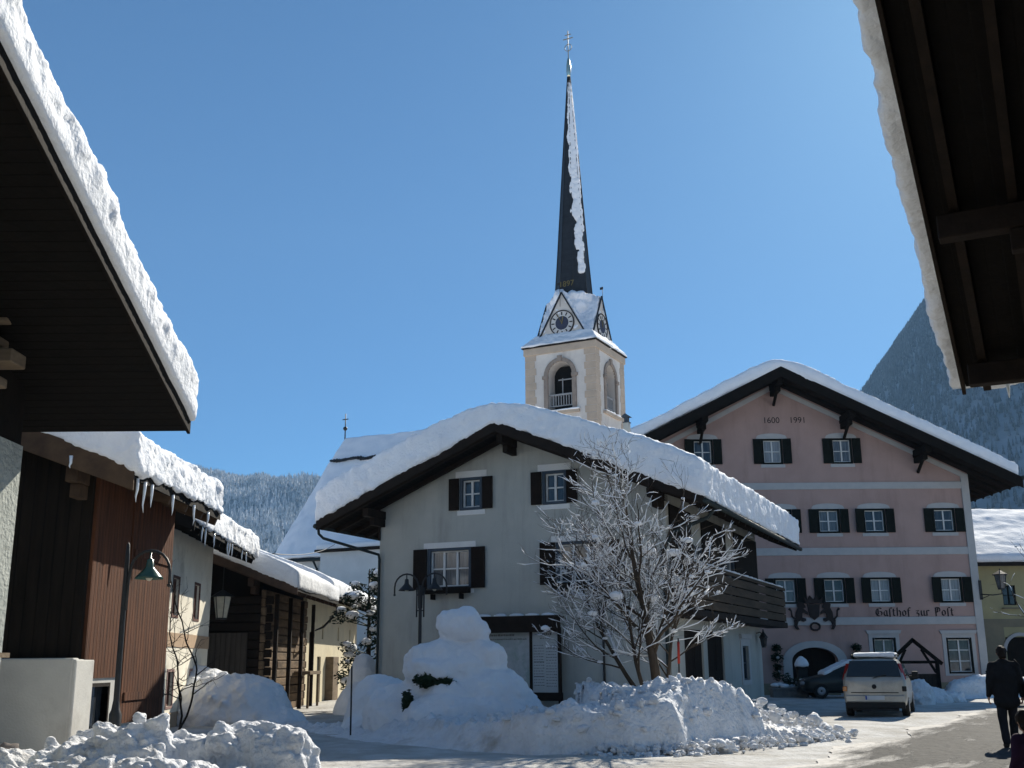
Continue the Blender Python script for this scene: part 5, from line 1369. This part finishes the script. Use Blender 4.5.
mb = MB(); mb.box(-.57, .57, .5, 2.0, 1.63, 1.76); link('roof_snow', soft(mb, .03, 4, [(.03, 2, 0), (.015, 7, 0)]), SNOW, van)
mb = MB(); mb.beam((-.02, .0, 1.06), (.34, .03, 1.16), .02, .02); mb.build('wiper', PLASTIC, van)

dc = thing('dark_car', 'dark parked car with snow on bonnet and windscreen in front of the inn gateway', 'car', (16.1, 48.6, .03), 86)
ST2 = [(0, .34, .85, .9, .70, .76, .66), (.08, .24, .9, .98, .78, .82, .68), (.5, .2, .92, 1.32, .81, .84, .60), (1.0, .19, .92, 1.45, .82, .85, .58), (1.9, .19, .91, 1.46, .82, .85, .57), (2.35, .19, .90, 1.28, .82, .85, .60), (2.95, .19, .87, .93, .82, .84, .70), (3.6, .21, .77, .83, .80, .82, .68), (3.98, .28, .64, .69, .68, .70, .58)]
car_body(ST2, dc, CAR_DARK)
for sg in (-1, 1):
    for y in (.75, 3.15): wheel(dc, sg * .76, y, .30)
    for (ya, yb) in ((.62, 1.25), (1.32, 2.25)):
        mb = MB(); p = lambda y, t: (sg * ((.835 * (1 - t) + .62 * t) + .014), y, .93 + .48 * t)
        q = [p(ya, .12), p(yb, .12), p(yb - (.35 if yb > 2 else 0), .8), p(ya + (.25 if ya < 1 else 0), .8)]
        if sg < 0: q = q[::-1]
        strip(mb, q, .004); mb.build('side_window', CAR_GLASS, dc)
    mb = MB(); mb.blob((sg * .58, 3.86, .62), (.16, .12, .09), 2); mb.build('headlight', RIM, dc)
    mb = MB(); mb.box(sg * .90, sg * 1.04, 2.2, 2.3, .95, 1.1); mb.build('mirror', PLASTIC, dc, bevel=.02)
mb = MB(); mb.box(-.62, .62, .95, 1.95, 1.44, 1.58); mb.prism_z([(-.64, 2.0), (.64, 2.0), (.66, 2.85), (-.66, 2.85)], .9, 1.0)
V_ = [(-.60, 1.85, 1.42), (.60, 1.85, 1.42), (.70, 2.95, .92), (-.70, 2.95, .92)]
mb.add(V_ + [(x, y + .02, z + .16) for x, y, z in V_], [(3, 2, 1, 0), (4, 5, 6, 7), (0, 1, 5, 4), (1, 2, 6, 5), (2, 3, 7, 6), (3, 0, 4, 7)])
V_ = [(-.66, 2.9, .88), (.56, 2.9, .88), (.64, 3.8, .72), (-.64, 3.8, .72)]
mb.add(V_ + [(x, y, z + .05) for x, y, z in V_], [(3, 2, 1, 0), (4, 5, 6, 7), (0, 1, 5, 4), (1, 2, 6, 5), (2, 3, 7, 6), (3, 0, 4, 7)])
link('car_snow', soft(mb, .05, 4, [(.04, 1.6, 0), (.02, 6, 0)]), SNOW, dc)

# ------------------------------------------------------------------ people
def limb(mb, a, b, r0, r1, n=10):
    a, b = Vector(a), Vector(b)
    k = 6; mb.tube([a.lerp(b, i / k) for i in range(k + 1)], [r0 + (r1 - r0) * i / k for i in range(k + 1)], n)
    mb.blob(a, r0, 2); mb.blob(b, r1, 2)
def hand(mb, w, d, s, side):
    """palm, four bent fingers of different lengths and a thumb at the palm's side; w wrist, d direction the hand hangs"""
    w, d = Vector(w), Vector(d).normalized(); x = Vector((0, 1, 0)); x = (x - d * x.dot(d)).normalized(); c = d.cross(x) * side
    mb.blob(w + d * .045 * s, (.022 * s, .042 * s, .052 * s), 2)
    for i, L in enumerate((.066, .078, .072, .055)):
        b = w + d * .085 * s + x * (-.030 + .020 * i) * s
        mb.tube([b, b + d * L * .5 * s + c * .004 * s, b + d * L * .85 * s + c * .022 * s, b + d * L * .9 * s + c * .042 * s], [.010 * s, .0095 * s, .009 * s, .008 * s], 6)
    b = w + d * .03 * s + x * .036 * s
    mb.tube([b, b + d * .03 * s + x * .018 * s + c * .01 * s, b + d * .062 * s + x * .018 * s + c * .024 * s], [.013 * s, .011 * s, .009 * s], 6)
def face(mb, h, f, s):
    """skull with nose, brow, chin, lips and ears; h centre of the head, f facing direction"""
    h = Vector(h); f = Vector(f).normalized(); r = Vector((f.y, -f.x, 0))
    mb.blob(h + Vector((0, 0, .015 * s)), (.078 * s, .092 * s, .105 * s), 3)
    mb.blob(h + f * .03 * s - Vector((0, 0, .065 * s)), (.052 * s, .055 * s, .055 * s), 2)
    mb.tube([h + f * .088 * s + Vector((0, 0, .012 * s)), h + f * .113 * s - Vector((0, 0, .025 * s)), h + f * .09 * s - Vector((0, 0, .032 * s))], [.009 * s, .014 * s, .011 * s], 6)
    mb.tube([h + f * .084 * s - r * .02 * s - Vector((0, 0, .055 * s)), h + f * .090 * s - Vector((0, 0, .054 * s)), h + f * .084 * s + r * .02 * s - Vector((0, 0, .055 * s))], [.006 * s, .009 * s, .006 * s], 6)
    for q in (-1, 1): mb.blob(h + r * q * .080 * s - f * .005 * s, (.012 * s, .020 * s, .030 * s), 2)
def eyes(parent, h, f, s):
    h = Vector(h); f = Vector(f).normalized(); r = Vector((f.y, -f.x, 0))
    for q in (-1, 1):
        mb = MB(); mb.blob(h + f * .080 * s + r * q * .032 * s + Vector((0, 0, .012 * s)), .011 * s, 1); mb.build('eye', PAINT_DARK, parent)

pn = thing('person', 'person in dark coat and trousers walking away with bag at the right hip', 'person', (8.90, 20.7, .05), -14)
mb = MB()
hd = (.0, .03, 1.645)
face(mb, hd, (0.10, 1, 0), 1.0); limb(mb, (0, 0, 1.42), (0, .02, 1.57), .062, .055)
mb.blob((0, 0, 1.20), (.19, .12, .26), 3); mb.blob((0, 0, .95), (.165, .115, .16), 3)
J = {}
for sg in (-1, 1):
    hip, knee, ank = (sg * .09, 0, .92), (sg * .10, .04 + (.10 if sg > 0 else -.02), .50), (sg * .10, -.14 if sg < 0 else .20, .09)
    if sg < 0: knee = (sg * .10, .0, .50)
    limb(mb, hip, knee, .085, .055); limb(mb, knee, ank, .055, .037); limb(mb, ank, (ank[0], ank[1] + .15, .04), .037, .032)
    shd, elb, wr = (sg * .19, 0, 1.42), (sg * .27, -.04 if sg < 0 else .0, 1.13), (sg * .29, .06 if sg < 0 else .12, .90)
    limb(mb, shd, elb, .055, .042); limb(mb, elb, wr, .042, .028); hand(mb, wr, (0, .15, -1), 1.0, -sg)
    J[sg] = (hip, knee, ank, shd, elb, wr)
body = link('body', soft(mb, .011, 1, []), SKIN, pn)
eyes(pn, hd, (.1, 1, 0), 1.0)
mb = MB(); mb.blob((0, .0, 1.22), (.235, .155, .27), 3); mb.blob((0, 0, .98), (.225, .165, .24), 3); mb.blob((0, 0, .80), (.23, .17, .16), 3); mb.blob((0, .01, 1.44), (.20, .10, .09), 3)
for sg in (-1, 1):
    hip, knee, ank, shd, elb, wr = J[sg]; limb(mb, shd, elb, .085, .066); limb(mb, elb, wr, .066, .052)
mb.lathe([(.085, 1.42), (.095, 1.52), (.075, 1.54)], 14)
link('coat', soft(mb, .018, 3, [(.012, 7, 0)]), CLOTH, pn)
mb = MB(); mb.blob((0, 0, .90), (.18, .13, .14), 3)
for sg in (-1, 1):
    hip, knee, ank, shd, elb, wr = J[sg]; limb(mb, hip, knee, .105, .08); limb(mb, knee, (ank[0], ank[1], ank[2] + .02), .08, .07)
link('trousers', soft(mb, .016, 2, [(.010, 8, 0)]), CLOTH2, pn)
for sg in (-1, 1):
    a = J[sg][2]; mb = MB(); mb.blob((a[0], a[1] + .07, .045), (.05, .145, .055), 2); mb.blob((a[0], a[1], .09), (.055, .06, .08), 2); link('shoe', soft(mb, .012, 2, []), PLASTIC, pn)
mb = MB(); mb.blob((hd[0], hd[1] - .012, hd[2] + .03), (.093, .105, .105), 3); mb.blob((hd[0], hd[1] - .05, hd[2] - .02), (.082, .07, .09), 3); link('hair', soft(mb, .012, 1, [(.012, 22, 0)]), HAIR, pn)
bg_ = thing('shoulder_bag', 'dark shoulder bag at the right hip of the walking person', 'bag', (9.24, 20.60, .05), -14)
mb = MB(); mb.box(-.05, .10, -.17, .17, .78, 1.10); mb.build('bag', CLOTH2, bg_, bevel=.035)
mb = MB(); mb.tube([(.0, -.15, 1.08), (-.08, -.12, 1.40), (-.16, -.02, 1.53), (-.08, .10, 1.40), (.0, .15, 1.08)], .014, 6); mb.build('strap', CLOTH, bg_)

kd = thing('person', 'child in plum jacket with lime stripe, cut off by the right edge', 'person', (5.33, 12.0, .03), 10)
mb = MB(); s = .66; hd = (0, .03, .93)
face(mb, hd, (0, 1, 0), .85); limb(mb, (0, 0, .76), (0, .01, .87), .042, .038)
mb.blob((0, 0, .64), (.115, .08, .15), 3); mb.blob((0, 0, .50), (.105, .08, .10), 3); J = {}
for sg in (-1, 1):
    hip, knee, ank = (sg * .055, 0, .47), (sg * .06, .02, .26), (sg * .06, 0, .06)
    limb(mb, hip, knee, .055, .038); limb(mb, knee, ank, .038, .027); limb(mb, ank, (ank[0], .09, .03), .027, .024)
    shd, elb, wr = (sg * .12, 0, .76), (sg * .165, -.02, .60), (sg * .175, .04, .47)
    limb(mb, shd, elb, .037, .029); limb(mb, elb, wr, .029, .02); hand(mb, wr, (0, .1, -1), .68, -sg); J[sg] = (hip, knee, ank, shd, elb, wr)
link('body', soft(mb, .009, 1, []), SKIN, kd); eyes(kd, hd, (0, 1, 0), .85)
mb = MB(); mb.blob((0, 0, .64), (.155, .115, .18), 3); mb.blob((0, 0, .50), (.15, .115, .13), 3)
for sg in (-1, 1):
    hip, knee, ank, shd, elb, wr = J[sg]; limb(mb, shd, elb, .062, .052); limb(mb, elb, wr, .052, .044)
link('jacket', soft(mb, .014, 2, [(.008, 9, 0)]), PURPLE, kd)
mb = MB(); mb.tube([(-.03, -.095, .79), (-.045, -.125, .66), (-.045, -.125, .5), (-.035, -.12, .42)], [.025, .03, .03, .02], 8); mb.build('lime_stripe', LIME, kd)
mb = MB()
for sg in (-1, 1):
    hip, knee, ank = J[sg][:3]; limb(mb, hip, knee, .075, .058); limb(mb, knee, ank, .058, .05)
link('trousers', soft(mb, .013, 2, [(.007, 9, 0)]), CLOTH2, kd)
for sg in (-1, 1):
    a = J[sg][2]; mb = MB(); mb.blob((a[0], .05, .035), (.04, .10, .045), 2); mb.build('shoe', PLASTIC, kd)
mb = MB(); mb.blob((hd[0], hd[1] - .01, hd[2] + .03), (.085, .095, .092), 3); mb.blob((hd[0], hd[1] - .045, hd[2] - .03), (.074, .06, .08), 3); link('hair', soft(mb, .01, 1, [(.012, 25, 0)]), HAIR, kd)

# ------------------------------------------------------------------ small things of the square
fr = thing('timber_frame', 'dark gabled timber frame with plank panel in front of the pink inn', 'timber shelter', (16.85, 47.8, 0), 0)
for x in (-.95, .95):
    mb = MB(); mb.box(x - .07, x + .07, -.07, .07, -.1, 1.55); mb.build('post', WOOD_BLACK, fr, bevel=.01)
    mb = MB(); mb.beam((x * 1.22, 0, 1.40), (x * -.04, 0, 2.42), .14, .13, (0, 1, 0)); mb.build('rafter', WOOD_BLACK, fr, bevel=.01)
    mb = MB(); mb.beam((x * .92, 0, 1.05), (x * .35, 0, 2.0), .09, .08, (0, 1, 0)); mb.build('brace', WOOD_BLACK, fr)
mb = MB(); mb.box(-.88, .88, -.05, .05, 1.42, 1.54); mb.build('tie_beam', WOOD_BLACK, fr, bevel=.01)
mb = MB(); mb.box(-.87, .87, -.025, .025, 0, 1.0); mb.build('plank_panel', mat('panel_planks', (.045, .035, .028), (.03, .024, .02), 3, .85, .5, 12, wave=('X', 6, .7)), fr)

def swag(x, label):
    w = thing('evergreen_swag', label, 'wall decoration', (x, 52.88, 0)); rg = random.Random(int(x * 10))
    for z, r in ((2.15, .26), (1.72, .30), (1.28, .24)):
        mb = MB(); mb.blob((0, -.06, z), (r * .7, .06, r * .6), 1); leaves(mb, (0, -.10, z), (r, .12, r * .8), 150, .07, rg); mb.build('greenery', LEAF, w, fix=False)
    mb = MB(); mb.blob((0, -.2, 1.72), (.09, .05, .07), 1); mb.blob((.02, -.16, 1.05), (.06, .04, .12), 1); mb.build('pale_bow', TRIM_PALE, w)
swag(FX - 1.05, 'dark evergreen swag hanging on the pink wall left of the gateway')
swag(FX + 2.65, 'dark evergreen swag hanging on the pink wall right of the gateway')
def pot(name, label, cat, loc, w, d, h, bush, snow=True):
    t = thing(name, label, cat, loc); rg = random.Random(int(loc[0] * 7))
    mb = MB(); mb.box(-w, w, -d, d, 0, h); mb.box(-w - .04, w + .04, -d - .04, d + .04, h - .08, h + .01); mb.build('trough', TERRA, t, bevel=.02)
    mb = MB()
    for i in range(bush): leaves(mb, (rg.uniform(-w, w) * .7, rg.uniform(-d, d) * .5, h + rg.uniform(.1, .5)), (.22, .2, .22), 80, .07, rg)
    mb.build('greenery', LEAF, t, fix=False)
    if snow:
        mb = MB()
        for i in range(5): mb.blob((rg.uniform(-w, w) * .8, rg.uniform(-d, d) * .6 - .05, h + rg.uniform(.05, .16)), (.2, .16, .10), 2, .3, 2)
        mb.build('snow_cap', SNOW, t)
pot('planter', 'snow topped stone trough with dark shrubs near the grey house far corner', 'planter', (11.9, 49.6, .02), .75, .28, .42, 6)
pot('planter', 'small stone pot with dark bush beside the right window of the inn', 'planter', (21.75, 51.9, .02), .28, .28, .45, 6, False)
pd = thing('pedestal', 'short dark pillar with cone of snow on top left of the gateway', 'pillar', (12.75, 50.4, 0))
mb = MB(); mb.box(-.2, .2, -.2, .2, 0, 1.25); mb.box(-.26, .26, -.26, .26, 1.252, 1.33); mb.build('shaft', mat('dark_stone', (.05, .048, .046), (.035, .034, .033), 4, .9, .4, 15), pd, bevel=.02)
mb = MB(); mb.lathe([(.30, 1.3), (.32, 1.42), (.22, 1.62), (.08, 1.76), (.0, 1.78)], 14); link('snow_cap', soft(mb, .035, 3, [(.03, 3, 0)]), SNOW, pd)
sk = thing('snow_stake', 'thin snow stake with red top in front of the bare tree', 'marker stake', (3.30, 22.9, 0))
mb = MB(); mb.tube([(0, 0, .2), (.03, 0, 2.05)], .016, 6); mb.build('pole', BARK, sk); mb = MB(); mb.tube([(.022, 0, 1.55), (.03, 0, 1.98)], .026, 8); mb.build('red_band', REDPAINT, sk)
sk = thing('snow_stake', 'thin dark stake rising from low snow left of the grey house', 'marker stake', (-3.55, 24.9, 0))
mb = MB(); mb.tube([(0, 0, .1), (-.01, 0, 1.55)], .020, 6); mb.build('pole', IRON, sk)
mb = MB(); P = [Vector((-7.3, 33.6, 4.85)), Vector((-11.0, 68.2, 8.75))]
pts = [P[0].lerp(P[1], i / 14) - Vector((0, 0, .25 * (1 - (2 * i / 14 - 1) ** 2))) for i in range(15)]
mb.tube(pts, .016, 5); tag(mb.build('overhead_cable', IRON), 'thin overhead cable running from the white house towards the church', 'cable')
st_ = thing('stone', 'grey stone lying in the snow at the foot of the white plinth', 'stone', (-7.3, 16.6, .30))
mb = MB(); mb.blob((0, 0, .1), (.19, .15, .13), 3, .4, 1.6); mb.build('rock', mat('grey_stone', (.20, .175, .16), (.13, .115, .105), 6, .9, .6, 20), st_)

for o_ in list(bpy.data.objects):
    if o_.parent is None and 'category' in o_:
        g_ = {'street lamp': 'street lamps on the square', 'wall decoration': 'evergreen swags beside the inn gateway', 'snow heap': 'snow heaps around the square', 'snow bank': 'ploughed snow banks', 'marker stake': 'snow stakes', 'planter': 'planters along the inn'}.get(o_['category'])
        if g_: o_['group'] = g_
